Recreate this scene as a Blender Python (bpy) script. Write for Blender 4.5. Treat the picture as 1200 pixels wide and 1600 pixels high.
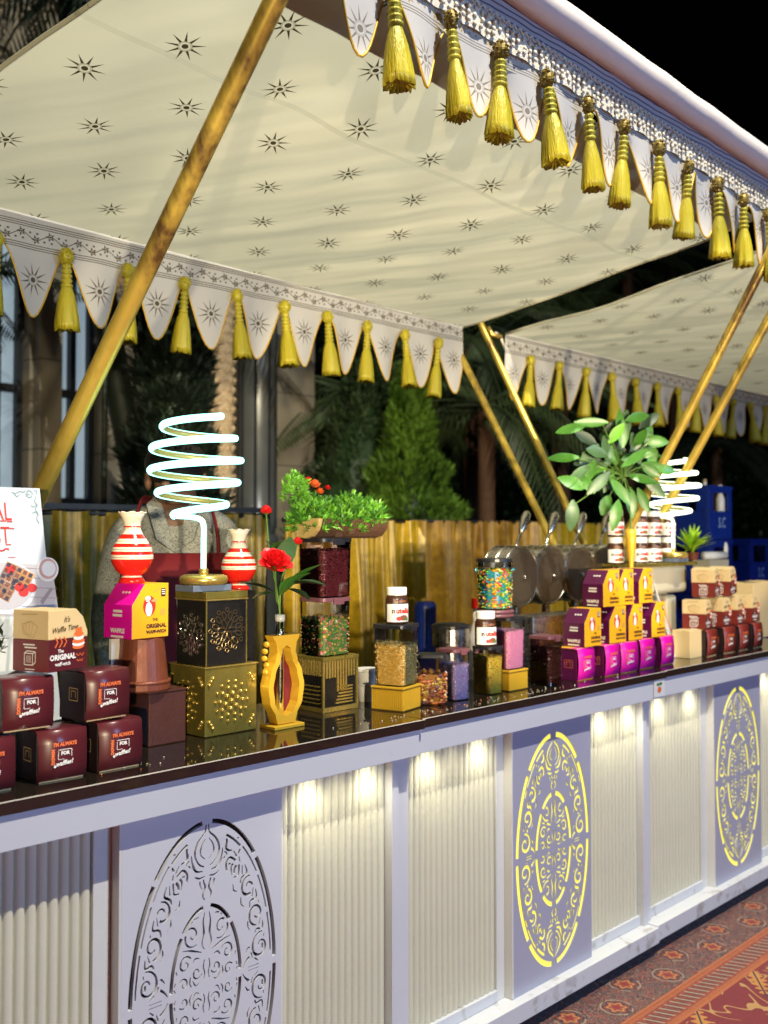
import bpy, math, random
from mathutils import Vector, Matrix
R = random.Random(7)
PI = math.pi
sc = bpy.context.scene
for o in list(bpy.data.objects): bpy.data.objects.remove(o)

# ---------------------------------------------------------------- camera
# world: x runs along the counter, y into the stall, z up
FPX, HOR, YP = 1600.0, 835.0, 785.0
TH = math.atan(1530 / FPX); PH = math.atan((HOR - YP) / FPX)
CT, ST = math.cos(TH), math.sin(TH)
CAMZ = 1.55
cam = bpy.data.cameras.new('camera'); camo = bpy.data.objects.new('camera', cam); sc.collection.objects.link(camo)
camo.location = (0, 0, CAMZ)
camo.rotation_euler = (math.radians(90) + PH, 0, math.atan2(ST, CT) - PI / 2)
cam.sensor_fit = 'VERTICAL'; cam.sensor_height = 36; cam.sensor_width = 27; cam.lens = 36.0
cam.shift_y = (YP - 800) / 1600.0
cam.clip_start = 0.05; cam.clip_end = 400
cam.dof.use_dof = True; cam.dof.focus_distance = 2.55; cam.dof.aperture_fstop = 3.2
sc.camera = camo

# ---------------------------------------------------------------- world, lights, exposure
w = bpy.data.worlds.new("World"); sc.world = w; w.use_nodes = True
nt = w.node_tree; bg = nt.nodes['Background']
sky = nt.nodes.new('ShaderNodeTexSky'); sky.sky_type = 'NISHITA'; sky.sun_disc = False
sky.sun_elevation = math.radians(-4); sky.sun_rotation = math.radians(180)
nt.links.new(sky.outputs[0], bg.inputs[0]); bg.inputs[1].default_value = 0.02
sc.view_settings.view_transform = 'Standard'; sc.view_settings.look = 'None'
sc.view_settings.exposure = 0.0; sc.view_settings.gamma = 1.0
sc.view_settings.use_curve_mapping = False

def look(loc, tgt):
    return (Vector(tgt) - Vector(loc)).to_track_quat('-Z', 'Y').to_euler()
def spot(name, loc, tgt, power, color, size, radius, blend=0.3):
    l = bpy.data.lights.new(name, 'SPOT'); l.energy = power; l.color = color
    l.spot_size = math.radians(size); l.spot_blend = blend; l.shadow_soft_size = radius
    o = bpy.data.objects.new(name, l); sc.collection.objects.link(o); o.location = loc; o.rotation_euler = look(loc, tgt)
    return o
def area(name, loc, tgt, power, color, sx, sy):
    l = bpy.data.lights.new(name, 'AREA'); l.energy = power; l.color = color; l.shape = 'RECTANGLE'; l.size = sx; l.size_y = sy
    o = bpy.data.objects.new(name, l); sc.collection.objects.link(o); o.location = loc; o.rotation_euler = look(loc, tgt)
    return o
def pv_(x, y):       # a point of the canopy underside seen at a photo pixel
    a = (x - 600) / FPX; b = (YP - y) / FPX; cp, sp = math.cos(PH), math.sin(PH); f = cp - b * sp
    d = (CT * f + a * ST, ST * f - a * CT, sp + b * cp); t = (2.55 + 3.04 * .15 - CAMZ) / (d[2] + .15 * d[1]); return (t * d[0], t * d[1], CAMZ + t * d[2])
# floodlight high in front of the stalls; added cool panel fills its shadows
spot('flood_light', (1.9, -0.9, 7.2), (2.2, 1.9, 1.0), 2600, (1.0, 0.95, 0.79), 156, 0.03, 0.5)
area('cool_fill_panel', (3.2, -4.6, 2.6), (2.2, 1.9, 1.2), 200, (0.24, 0.52, 1.0), 1.6, 1.0)
# added unseen warm spots that brighten the goods, kept above the counter front
for u_, pw in ((1.30, 700), (2.15, 800), (3.0, 820), (4.1, 800)):
    spot('goods_fill_spot', (u_ - 2.9, -1.9, 1.52), (u_, 2.1, 1.925), pw, (1.0, 0.84, 0.56), 21.5, 0.04, 0.12)
# added unseen spots that stand in for reflected light patches on the canopy
for a_, b_, pw in (((1.9, 2.9, 1.2), pv_(80, 185), 7), ((2.5, 2.8, 1.2), pv_(400, 255), 5), ((3.1, 2.8, 1.2), pv_(800, 405), 8), ((4.9, 2.9, 1.2), (5.0, 2.5, 2.6), 7)):
    spot('canopy_patch_spot', a_, b_, pw, (1.0, .82, .48), 26, .06, 1.0)

# ---------------------------------------------------------------- pixel helpers (positions read off the photo, 1200x1600)
def ray(x, y):
    a = (x - 600) / FPX; b = (YP - y) / FPX
    cp, sp = math.cos(PH), math.sin(PH); f = cp - b * sp
    return (CT * f + a * ST, ST * f - a * CT, sp + b * cp)
def pz(x, y, z):
    d = ray(x, y); t = (z - CAMZ) / d[2]; return Vector((t * d[0], t * d[1], z))
def pv(x, y, v):
    d = ray(x, y); t = v / d[1]; return Vector((t * d[0], v, CAMZ + t * d[2]))
def pu(x, y, u):
    d = ray(x, y); t = u / d[0]; return Vector((u, t * d[1], CAMZ + t * d[2]))
def ux(x, v, y=835):
    return pv(x, y, v).x
def zy(x, y, v): return pv(x, y, v).z

# ---------------------------------------------------------------- node expressions
class N:
    """a float socket that can be used in arithmetic"""
    def __init__(s, t, sock): s.t = t; s.s = sock
    def _m(s, op, *args):
        n = s.t.nodes.new('ShaderNodeMath'); n.operation = op
        for i, a in enumerate((s,) + args):
            if isinstance(a, N): s.t.links.new(a.s, n.inputs[i])
            else: n.inputs[i].default_value = float(a)
        return N(s.t, n.outputs[0])
    def __add__(s, o): return s._m('ADD', o)
    __radd__ = __add__
    def __sub__(s, o): return s._m('SUBTRACT', o)
    def __rsub__(s, o): return (s * -1) + o
    def __mul__(s, o): return s._m('MULTIPLY', o)
    __rmul__ = __mul__
    def __truediv__(s, o): return s._m('DIVIDE', o)
    def lt(s, o): return s._m('LESS_THAN', o)
    def gt(s, o): return s._m('GREATER_THAN', o)
    def fract(s): return s._m('FRACT')
    def floor(s): return s._m('FLOOR')
    def sin(s): return s._m('SINE')
    def abs(s): return s._m('ABSOLUTE')
    def sqrt(s): return s._m('SQRT')
    def mod(s, o): return s._m('FLOORED_MODULO', o)
    def atan2(s, o): return s._m('ARCTAN2', o)
    def max(s, o): return s._m('MAXIMUM', o)
    def min(s, o): return s._m('MINIMUM', o)
    def clamp(s): 
        r = s._m('ADD', 0); r.s.node.use_clamp = True; return r

class T:
    """a material being written"""
    def __init__(s, name, rough=0.6, metal=0.0, spec=0.5):
        s.m = bpy.data.materials.new(name); s.m.use_nodes = True; s.t = s.m.node_tree
        s.p = s.t.nodes['Principled BSDF']; s.p.inputs['Roughness'].default_value = rough
        s.p.inputs['Metallic'].default_value = metal; s.p.inputs['Specular IOR Level'].default_value = spec
        s._uv = None
    def coords(s, kind='Object'):
        n = s.t.nodes.new('ShaderNodeTexCoord'); x = s.t.nodes.new('ShaderNodeSeparateXYZ')
        s.t.links.new(n.outputs[kind], x.inputs[0]); s.co = n.outputs[kind]
        return N(s.t, x.outputs[0]), N(s.t, x.outputs[1]), N(s.t, x.outputs[2])
    def pos(s):
        n = s.t.nodes.new('ShaderNodeNewGeometry'); x = s.t.nodes.new('ShaderNodeSeparateXYZ')
        s.t.links.new(n.outputs['Position'], x.inputs[0]); s.co = n.outputs['Position']
        return N(s.t, x.outputs[0]), N(s.t, x.outputs[1]), N(s.t, x.outputs[2])
    def noise(s, scale, detail=3, vec=None, dist=0.0, stretch=None):
        n = s.t.nodes.new('ShaderNodeTexNoise'); n.inputs['Scale'].default_value = scale; n.inputs['Detail'].default_value = detail
        n.inputs['Distortion'].default_value = dist
        v = vec if vec is not None else s.co
        if stretch:
            mp = s.t.nodes.new('ShaderNodeMapping'); mp.inputs['Scale'].default_value = stretch
            s.t.links.new(v, mp.inputs[0]); v = mp.outputs[0]
        s.t.links.new(v, n.inputs['Vector'])
        return N(s.t, n.outputs['Fac'])
    def voro(s, scale, vec=None, feature='F1', out='Distance', rand=1.0):
        n = s.t.nodes.new('ShaderNodeTexVoronoi'); n.inputs['Scale'].default_value = scale; n.feature = feature
        n.inputs['Randomness'].default_value = rand
        s.t.links.new(vec if vec is not None else s.co, n.inputs['Vector'])
        return N(s.t, n.outputs[out])
    def combine(s, x, y, z=0.0):
        n = s.t.nodes.new('ShaderNodeCombineXYZ')
        for i, a in enumerate((x, y, z)):
            if isinstance(a, N): s.t.links.new(a.s, n.inputs[i])
            else: n.inputs[i].default_value = a
        return n.outputs[0]
    def mix(s, f, a, b):
        n = s.t.nodes.new('ShaderNodeMix'); n.data_type = 'RGBA'
        if isinstance(f, N): s.t.links.new(f.s, n.inputs[0])
        else: n.inputs[0].default_value = f
        for sock, c in ((n.inputs[6], a), (n.inputs[7], b)):
            if isinstance(c, (tuple, list)): sock.default_value = (c[0], c[1], c[2], 1)
            else: s.t.links.new(c, sock)
        return n.outputs[2]
    def color(s, c):
        if isinstance(c, (tuple, list)): s.p.inputs['Base Color'].default_value = (c[0], c[1], c[2], 1)
        else: s.t.links.new(c, s.p.inputs['Base Color'])
    def bump(s, h, strength=0.3, dist=0.01):
        b = s.t.nodes.new('ShaderNodeBump'); b.inputs['Strength'].default_value = strength; b.inputs['Distance'].default_value = dist
        s.t.links.new(h.s, b.inputs['Height']); s.t.links.new(b.outputs[0], s.p.inputs['Normal'])
    def roughN(s, n): s.t.links.new(n.s, s.p.inputs['Roughness'])
    def emit(s, c, st):
        if isinstance(c, (tuple, list)): s.p.inputs['Emission Color'].default_value = (c[0], c[1], c[2], 1)
        else: s.t.links.new(c, s.p.inputs['Emission Color'])
        if isinstance(st, N): s.t.links.new(st.s, s.p.inputs['Emission Strength'])
        else: s.p.inputs['Emission Strength'].default_value = st

_cache = {}
def plain(name, c, rough=0.5, metal=0.0, var=0.12, scale=12, bump=0.0, bscale=120, spec=0.5, stretch=None):
    """one colour with slight tonal variation and fine relief"""
    if name in _cache: return _cache[name]
    t = T(name, rough, metal, spec); t.coords()
    n = t.noise(scale, 4, stretch=stretch)
    t.color(t.mix(n, tuple(max(0, k * (1 - var)) for k in c), tuple(min(1, k * (1 + var)) for k in c)))
    n2 = t.noise(scale * 2.3, 3)
    t.roughN((n2 - 0.5) * 0.22 + rough)
    if bump: t.bump(t.noise(bscale, 2, stretch=stretch), bump, 0.004)
    _cache[name] = t.m
    return t.m
def glow(name, c, st):
    if name in _cache: return _cache[name]
    t = T(name); t.color(tuple(k * .5 for k in c)); t.emit(c, st); _cache[name] = t.m; return t.m
def clear(name, tint=(0.93, 0.94, 0.95), dark=0.0):
    if name in _cache: return _cache[name]
    m = bpy.data.materials.new(name); m.use_nodes = True; t = m.node_tree; t.nodes.clear()
    out = t.nodes.new('ShaderNodeOutputMaterial'); mx = t.nodes.new('ShaderNodeMixShader')
    tr = t.nodes.new('ShaderNodeBsdfTransparent'); gl = t.nodes.new('ShaderNodeBsdfGlossy'); fr = t.nodes.new('ShaderNodeFresnel')
    tr.inputs[0].default_value = (*tint, 1); gl.inputs['Roughness'].default_value = 0.06; fr.inputs[0].default_value = 1.45
    a = t.nodes.new('ShaderNodeMath'); a.operation = 'ADD'; a.inputs[1].default_value = 0.03 + dark; t.links.new(fr.outputs[0], a.inputs[0])
    t.links.new(a.outputs[0], mx.inputs[0]); t.links.new(tr.outputs[0], mx.inputs[1]); t.links.new(gl.outputs[0], mx.inputs[2])
    t.links.new(mx.outputs[0], out.inputs[0]); _cache[name] = m; return m

# ---------------------------------------------------------------- object helpers
def wloc(o):
    l = Vector((0, 0, 0))
    while o is not None: l += o.location; o = o.parent
    return l
def thing(name, label, cat, loc=(0, 0, 0), group=None, rot=0.0, kind=None):
    o = bpy.data.objects.new(name, None); sc.collection.objects.link(o); o.location = loc; o.rotation_euler = (0, 0, rot)
    o.empty_display_size = 0.05
    o['label'] = label; o['category'] = cat
    if group: o['group'] = group
    if kind: o['kind'] = kind
    return o
def tag(o, label, cat=None, group=None, kind=None):
    o['label'] = label
    if cat: o['category'] = cat
    if group: o['group'] = group
    if kind: o['kind'] = kind
    return o
def kids(o): return [c for c in bpy.data.objects if c.parent is o]
def copy_tree(o, loc=None, label=None, parent=None, children=None, group=None, rot=None, cmap=None):
    if cmap is None:
        cmap = {}
        for c in bpy.data.objects:
            if c.parent: cmap.setdefault(c.parent.name, []).append(c)
    c = o.copy(); sc.collection.objects.link(c)
    if parent is not None: c.parent = parent
    if loc is not None: c.location = loc
    if rot is not None: c.rotation_euler = (0, 0, rot)
    if label: c['label'] = label
    if group: c['group'] = group
    for k in cmap.get(o.name, []): copy_tree(k, parent=c, cmap=cmap)
    return c

class MB:
    def __init__(s): s.v = []; s.f = []; s.mi = []; s.uv = None
    def add(s, vs, fs, m=0, M=None):
        b = len(s.v)
        s.v += [tuple(M @ Vector(p)) if M is not None else tuple(p) for p in vs]
        s.f += [tuple(i + b for i in f) for f in fs]; s.mi += [m] * len(fs)
        return s
    def box(s, x0, x1, y0, y1, z0, z1, m=0, M=None):
        vs = [(x, y, z) for z in (z0, z1) for y in (y0, y1) for x in (x0, x1)]
        return s.add(vs, [(0, 2, 3, 1), (4, 5, 7, 6), (0, 1, 5, 4), (2, 6, 7, 3), (0, 4, 6, 2), (1, 3, 7, 5)], m, M)
    def prism(s, poly, a, b, axis='y', m=0, M=None, caps=True):
        """poly in the plane across axis: y -> (x,z), z -> (x,y), x -> (y,z)"""
        f = {'y': lambda p, t: (p[0], t, p[1]), 'z': lambda p, t: (p[0], p[1], t), 'x': lambda p, t: (t, p[0], p[1])}[axis]
        n = len(poly); vs = [f(p, a) for p in poly] + [f(p, b) for p in poly]
        fs = [(i, (i + 1) % n, n + (i + 1) % n, n + i) for i in range(n)]
        if caps: fs += [tuple(range(n - 1, -1, -1)), tuple(range(n, 2 * n))]
        return s.add(vs, fs, m, M)
    def tube(s, pts, r, n=8, m=0, caps=True, M=None, flat=1.0):
        pts = [Vector(p) for p in pts]; k = len(pts)
        rs = r if isinstance(r, (list, tuple)) else [r] * k
        vs = []; up = None
        for i, p in enumerate(pts):
            t = (pts[min(i + 1, k - 1)] - pts[max(i - 1, 0)])
            if t.length < 1e-9: t = Vector((0, 0, 1))
            t.normalize()
            if up is None:
                up = Vector((0, 0, 1)) if abs(t.z) < 0.95 else Vector((1, 0, 0))
            sd = t.cross(up)
            if sd.length < 1e-6: sd = t.cross(Vector((0.3, 1, 0.2)))
            sd.normalize(); up = sd.cross(t).normalized()
            for j in range(n):
                a = 2 * PI * j / n; vs.append(p + (sd * math.cos(a) + up * (math.sin(a) * flat)) * rs[i])
        fs = [(i * n + j, i * n + (j + 1) % n, (i + 1) * n + (j + 1) % n, (i + 1) * n + j) for i in range(k - 1) for j in range(n)]
        if caps: fs += [tuple(range(n - 1, -1, -1)), tuple((k - 1) * n + j for j in range(n))]
        return s.add(vs, fs, m, M)
    def lathe(s, prof, n=24, c=(0, 0, 0), m=0, M=None, mats=None):
        vs = [(c[0] + r * math.cos(2 * PI * j / n), c[1] + r * math.sin(2 * PI * j / n), c[2] + z) for r, z in prof for j in range(n)]
        k = len(prof)
        for i in range(k - 1):
            pass
        b = len(s.v); s.v += [tuple(M @ Vector(p)) if M is not None else p for p in vs]
        for i in range(k - 1):
            for j in range(n):
                s.f.append((b + i * n + j, b + i * n + (j + 1) % n, b + (i + 1) * n + (j + 1) % n, b + (i + 1) * n + j)); s.mi.append(mats[i] if mats else m)
        if prof[0][0] > 1e-5: s.f.append(tuple(b + j for j in range(n - 1, -1, -1))); s.mi.append(mats[0] if mats else m)
        if prof[-1][0] > 1e-5: s.f.append(tuple(b + (k - 1) * n + j for j in range(n))); s.mi.append(mats[-1] if mats else m)
        return s
    def ball(s, c, r, n=8, k=5, m=0, M=None):
        r = r if isinstance(r, (tuple, list)) else (r, r, r)
        vs = [(c[0], c[1], c[2] - r[2])]
        for i in range(1, k):
            a = -PI / 2 + PI * i / k
            vs += [(c[0] + r[0] * math.cos(a) * math.cos(2 * PI * j / n), c[1] + r[1] * math.cos(a) * math.sin(2 * PI * j / n), c[2] + r[2] * math.sin(a)) for j in range(n)]
        vs.append((c[0], c[1], c[2] + r[2])); L = len(vs) - 1
        fs = [(0, 1 + (j + 1) % n, 1 + j) for j in range(n)]
        fs += [(1 + i * n + j, 1 + i * n + (j + 1) % n, 1 + (i + 1) * n + (j + 1) % n, 1 + (i + 1) * n + j) for i in range(k - 2) for j in range(n)]
        fs += [(L, 1 + (k - 2) * n + j, 1 + (k - 2) * n + (j + 1) % n) for j in range(n)]
        return s.add(vs, fs, m, M)
    def octa(s, c, r, m=0):
        x, y, z = c
        a = R.uniform(0, PI); ca, sa = math.cos(a) * r, math.sin(a) * r
        return s.add([(x + ca, y + sa, z), (x - sa, y + ca, z), (x - ca, y - sa, z), (x + sa, y - ca, z), (x, y, z + r), (x, y, z - r)],
                     [(0, 1, 4), (1, 2, 4), (2, 3, 4), (3, 0, 4), (1, 0, 5), (2, 1, 5), (3, 2, 5), (0, 3, 5)], m)
    def grid(s, fn, nu, nv, m=0, mf=None, uvf=None):
        b = len(s.v); s.v += [tuple(fn(i / nu, j / nv)) for j in range(nv + 1) for i in range(nu + 1)]
        if uvf is not None:
            if s.uv is None: s.uv = {}
            for j in range(nv + 1):
                for i in range(nu + 1): s.uv[b + j * (nu + 1) + i] = uvf(i / nu, j / nv)
        for j in range(nv):
            for i in range(nu):
                a = b + j * (nu + 1) + i
                s.f.append((a, a + 1, a + nu + 2, a + nu + 1)); s.mi.append(mf(i, j) if mf else m)
        return s
    def build(s, name, mats, parent=None, smooth=False, bevel=0, world=False, seg=2, solid=0):
        me = bpy.data.meshes.new(name)
        vs = s.v
        if world and parent is not None:
            L = wloc(parent); vs = [(p[0] - L.x, p[1] - L.y, p[2] - L.z) for p in vs]
        me.from_pydata(vs, [], s.f)
        if not isinstance(mats, (list, tuple)): mats = [mats]
        for m in mats: me.materials.append(m)
        if len(mats) > 1: me.polygons.foreach_set('material_index', s.mi)
        if s.uv:
            ul = me.uv_layers.new(name='UVMap')
            for lp in me.loops:
                if lp.vertex_index in s.uv: ul.data[lp.index].uv = s.uv[lp.vertex_index]
        if smooth: me.polygons.foreach_set('use_smooth', [True] * len(me.polygons))
        me.update()
        o = bpy.data.objects.new(name, me); sc.collection.objects.link(o)
        if parent is not None: o.parent = parent
        if solid:
            k = o.modifiers.new('s', 'SOLIDIFY'); k.thickness = solid; k.offset = 0
        if bevel:
            k = o.modifiers.new('b', 'BEVEL'); k.width = bevel; k.segments = seg; k.limit_method = 'ANGLE'; k.angle_limit = math.radians(40)
        return o

def struct(name, mb, mats, **k):
    o = mb.build(name, mats, **k); o['kind'] = 'structure'; return o

_txt = {}
def textmesh(s, size, bold=0.0, shear=0.0):
    key = (s, size, bold, shear)
    if key in _txt: return _txt[key]
    c = bpy.data.curves.new('t', 'FONT'); c.body = s; c.size = size; c.align_x = 'CENTER'; c.align_y = 'CENTER'
    c.resolution_u = 2; c.offset = bold; c.shear = shear; c.space_line = 0.85
    o = bpy.data.objects.new('t', c); sc.collection.objects.link(o)
    dg = bpy.context.evaluated_depsgraph_get(); me = bpy.data.meshes.new_from_object(o.evaluated_get(dg))
    bpy.data.objects.remove(o); bpy.data.curves.remove(c)
    vs = [tuple(v.co) for v in me.vertices]; fs = [tuple(p.vertices) for p in me.polygons]
    bpy.data.meshes.remove(me); _txt[key] = (vs, fs); return _txt[key]
def text_into(mb, s, size, M, m=0, bold=0.0, shear=0.0, sx=1.0):
    vs, fs = textmesh(s, size, bold, shear)
    mb.add([(x * sx, y, 0) for x, y, z in vs], fs, m, M)
def face_M(o, xdir, ydir):
    x = Vector(xdir).normalized(); y = Vector(ydir).normalized(); z = x.cross(y)
    M = Matrix((x, y, z)).transposed().to_4x4(); M.translation = Vector(o); return M
def disc_into(mb, c, rx, ry, M, m=0, n=20):
    mb.add([(c[0] + rx * math.cos(2 * PI * i / n), c[1] + ry * math.sin(2 * PI * i / n), 0) for i in range(n)], [tuple(range(n))], m, M)
def quad_into(mb, x0, x1, y0, y1, M, m=0):
    mb.add([(x0, y0, 0), (x1, y0, 0), (x1, y1, 0), (x0, y1, 0)], [(0, 1, 2, 3)], m, M)
def line_into(mb, pts, wd, M, m=0):
    """a flat printed stroke"""
    P = [Vector((p[0], p[1], 0)) for p in pts]
    for a, b in zip(P[:-1], P[1:]):
        t = (b - a); 
        if t.length < 1e-7: continue
        t.normalize(); s = Vector((-t.y, t.x, 0)) * wd / 2
        mb.add([a - s, b - s, b + s, a + s], [(0, 1, 2, 3)], m, M)
def spline(pts, k=6):
    P = [Vector(p) if len(p) == 3 else Vector((p[0], p[1], 0)) for p in pts]
    out = []
    for i in range(len(P) - 1):
        p0 = P[max(i - 1, 0)]; p1 = P[i]; p2 = P[i + 1]; p3 = P[min(i + 2, len(P) - 1)]
        for j in range(k):
            t = j / k
            out.append(0.5 * ((2 * p1) + (p2 - p0) * t + (2 * p0 - 5 * p1 + 4 * p2 - p3) * t * t + (3 * p1 - p0 - 3 * p2 + p3) * t ** 3))
    out.append(P[-1]); return out
# ================================================================ materials
M = {}
def lacquer():
    t = T('white_lacquer', 0.36); x, y, z = t.pos()
    n = t.noise(3, 4); n2 = t.noise(16, 5, dist=.6); n3 = t.noise(90, 2, stretch=(1, 1, .15))
    base = t.mix(n, (0.62, 0.62, 0.65), (0.68, 0.68, 0.71))
    scuff = ((n2 - 0.56) * 9).clamp() * ((0.24 - z) * 7).clamp() * 0.55 + ((n2 - 0.66) * 10).clamp() * 0.12
    t.color(t.mix(scuff, base, (0.26, 0.22, 0.18))); t.roughN(n2 * 0.25 + 0.26)
    t.bump(t.noise(7, 3), 0.06, 0.01); return t.m
M['white'] = lacquer()
M['trim'] = plain('cream_trim', (0.70, 0.68, 0.64), 0.4, var=0.05, scale=5)
M['black_slab'] = plain('mirror_brown_top', (0.012, 0.009, 0.007), 0.05, var=0.3, scale=9, spec=0.9)
def slab_top():
    t = T('mirror_brown_top_smudged', 0.05, 0.0, 0.9); x, y, z = t.pos()
    n = t.noise(5, 5, dist=.8); n2 = t.noise(38, 3)
    t.color(t.mix(n, (0.010, 0.008, 0.006), (0.020, 0.014, 0.010))); t.roughN(((n - .5) * 3).clamp() * .16 + ((n2 - .6) * 5).clamp() * .08 + .035); return t.m
M['black_slab'] = slab_top()
M['slab_edge'] = plain('slab_edge_brown', (0.022, 0.013, 0.009), 0.25, var=0.3)
M['bright_edge'] = plain('bright_edge', (0.75, 0.68, 0.55), 0.3)
M['gold'] = plain('brass', (0.66, 0.48, 0.12), 0.28, 0.75, var=0.25, scale=7, bump=0.1, bscale=30)
M['gold_d'] = plain('dark_gold', (0.30, 0.24, 0.05), 0.28, 0.65, var=0.4, scale=14, bump=0.5, bscale=26)
M['gold_p'] = plain('yellow_gold_paint', (0.72, 0.42, 0.03), 0.38, 0.15, var=0.1, scale=9)
M['black'] = plain('black_gloss', (0.012, 0.011, 0.010), 0.25, var=0.3)
M['black_p'] = plain('black_plastic', (0.018, 0.018, 0.022), 0.35, var=0.3)
M['steel'] = plain('steel', (0.55, 0.52, 0.46), 0.28, 1.0, var=0.12, scale=18, bump=0.05)
M['cavity'] = plain('cavity_shade', (0.07, 0.08, 0.10), 0.6)  # dark colour stands in for the unlit hollow behind the cut-outs
M['iron'] = plain('dark_cast_plate', (0.10, 0.075, 0.05), 0.45, 0.6, var=0.25, scale=15, bump=0.1)
M['red'] = plain('glazed_red', (0.72, 0.018, 0.01), 0.18, var=0.08)
M['cream'] = plain('glazed_cream', (0.82, 0.70, 0.54), 0.25, var=0.05)
M['terra'] = plain('copper_brown_pot', (0.21, 0.055, 0.025), 0.42, 0.2, var=0.25, scale=20, bump=0.1)
M['brownbox'] = plain('brown_leatherette', (0.075, 0.022, 0.012), 0.4, var=0.3, scale=10, bump=0.15)
M['maroon'] = plain('maroon_card', (0.095, 0.014, 0.020), 0.32, var=0.15, scale=6)
M['maroon_d'] = plain('dark_card', (0.016, 0.007, 0.009), 0.5, var=0.2)
M['maroon_r'] = plain('red_maroon_card', (0.17, 0.018, 0.012), 0.45, var=0.1)
M['cardcream'] = plain('cream_card', (0.70, 0.52, 0.26), 0.5, var=0.05)
M['magenta'] = plain('magenta_card', (0.74, 0.003, 0.36), 0.42, var=0.06)
M['purple'] = plain('plum_card', (0.085, 0.004, 0.05), 0.42, var=0.12)
M['orange'] = plain('yellow_orange_card', (0.82, 0.40, 0.012), 0.45, var=0.05)
M['ink_w'] = plain('print_white', (0.8, 0.78, 0.75), 0.5, var=0.02)
M['ink_o'] = plain('print_orange', (0.75, 0.16, 0.04), 0.5, var=0.02)
M['ink_d'] = plain('print_dark', (0.05, 0.018, 0.015), 0.5, var=0.02)
M['ink_r'] = plain('print_red', (0.60, 0.03, 0.02), 0.5, var=0.02)
M['ink_b'] = plain('print_tan', (0.45, 0.30, 0.13), 0.5, var=0.02)
M['ink_gr'] = plain('print_grey_green', (0.20, 0.32, 0.33), 0.5, var=0.02)
M['leaf'] = plain('leaf_green', (0.06, 0.20, 0.022), 0.42, var=0.35, scale=25)
M['leaf_l'] = plain('leaf_bright', (0.17, 0.44, 0.04), 0.45, var=0.3, scale=25)
M['leaf_p'] = plain('houseplant_leaf', (0.07, 0.22, 0.03), 0.35, var=0.4, scale=30)
M['leaf_y'] = plain('leaf_lime', (0.40, 0.66, 0.03), 0.45, var=0.25, scale=25)
M['leaf_g'] = plain('leaf_grey', (0.07, 0.15, 0.06), 0.4, var=0.3, scale=25)
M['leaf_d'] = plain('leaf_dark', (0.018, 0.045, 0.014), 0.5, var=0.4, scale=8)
M['palm'] = plain('palm_green', (0.055, 0.085, 0.032), 0.5, var=0.4, scale=6)
M['palm_d'] = plain('palm_dark', (0.010, 0.020, 0.011), 0.6, var=0.4, scale=6)
M['stem'] = plain('stem_green', (0.10, 0.20, 0.03), 0.5)
M['petal'] = plain('rose_petal', (0.68, 0.008, 0.012), 0.45, var=0.25, scale=40)
M['bark'] = plain('wood_bark', (0.10, 0.045, 0.02), 0.8, var=0.5, scale=30, bump=0.8, bscale=60, stretch=(4, 4, 1))
M['pale_wood'] = plain('pale_wood', (0.55, 0.38, 0.14), 0.6, var=0.2, scale=20)
M['crate'] = plain('blue_crate_plastic', (0.005, 0.028, 0.25), 0.4, var=0.2)
M['dark'] = plain('near_black_cloth', (0.012, 0.012, 0.013), 0.8)
M['skin'] = plain('skin', (0.20, 0.10, 0.06), 0.5, var=0.12, scale=20)
M['hair'] = plain('black_hair', (0.008, 0.007, 0.006), 0.5, bump=0.5)
M['jarwhite'] = plain('white_plastic_lid', (0.78, 0.77, 0.74), 0.35, var=0.03)
M['choco'] = plain('chocolate_spread', (0.05, 0.018, 0.008), 0.3)
M['greymetal'] = plain('grey_column_cladding', (0.16, 0.17, 0.17), 0.35, 0.5, var=0.3, scale=2, stretch=(1, 1, .1))
M['cream_metal'] = plain('cream_machine_paint', (0.50, 0.46, 0.34), 0.4, var=0.1)
M['lilac'] = plain('lilac_plastic', (0.16, 0.06, 0.075), 0.35)
M['neon'] = glow('neon_tube', (0.36, 1.0, 0.90), 3.0)
M['neon2'] = glow('neon_tube_white', (0.88, 1.0, 0.80), 3.5)
M['led'] = glow('downlight_lens', (1.0, 0.97, 0.78), 9.0)
M['back_lit'] = glow('backlit_acrylic', (1.0, 0.88, 0.13), 0.95)
M['bulb'] = glow('fairy_bulb', (1.0, 0.78, 0.45), 6.0)
M['clear'] = clear('clear_plastic')
M['clear_d'] = clear('smoked_plastic', (0.62, 0.52, 0.5), 0.03)
M['tubeglass'] = clear('test_tube_glass', (0.7, 0.72, 0.75), 0.12)

def N0(t, v):
    n = t.t.nodes.new('ShaderNodeValue'); n.outputs[0].default_value = v; return N(t.t, n.outputs[0])

def star_mask(t, x, y, rad, rays=9, phase=0.0, wd=0.30, ring=True):
    """many-rayed sun: x, y centred on the motif"""
    r = (x * x + y * y).sqrt()
    a = y.atan2(x) + phase + 20 * PI
    k = 2 * PI / rays
    d = ((a / k).fract() - 0.5).abs() * k          # angle from the nearest ray axis
    rays_m = (d * r).lt((rad - r) * 0.5 * wd * 0.55) * r.gt(rad * 0.33)
    if not ring: return rays_m.max(r.lt(rad * .2))
    ring_m = r.lt(rad * 0.36) * r.gt(rad * 0.24)
    core = r.lt(rad * 0.16)
    return rays_m.max(core).max(ring_m * 0.35) , ring_m

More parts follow.
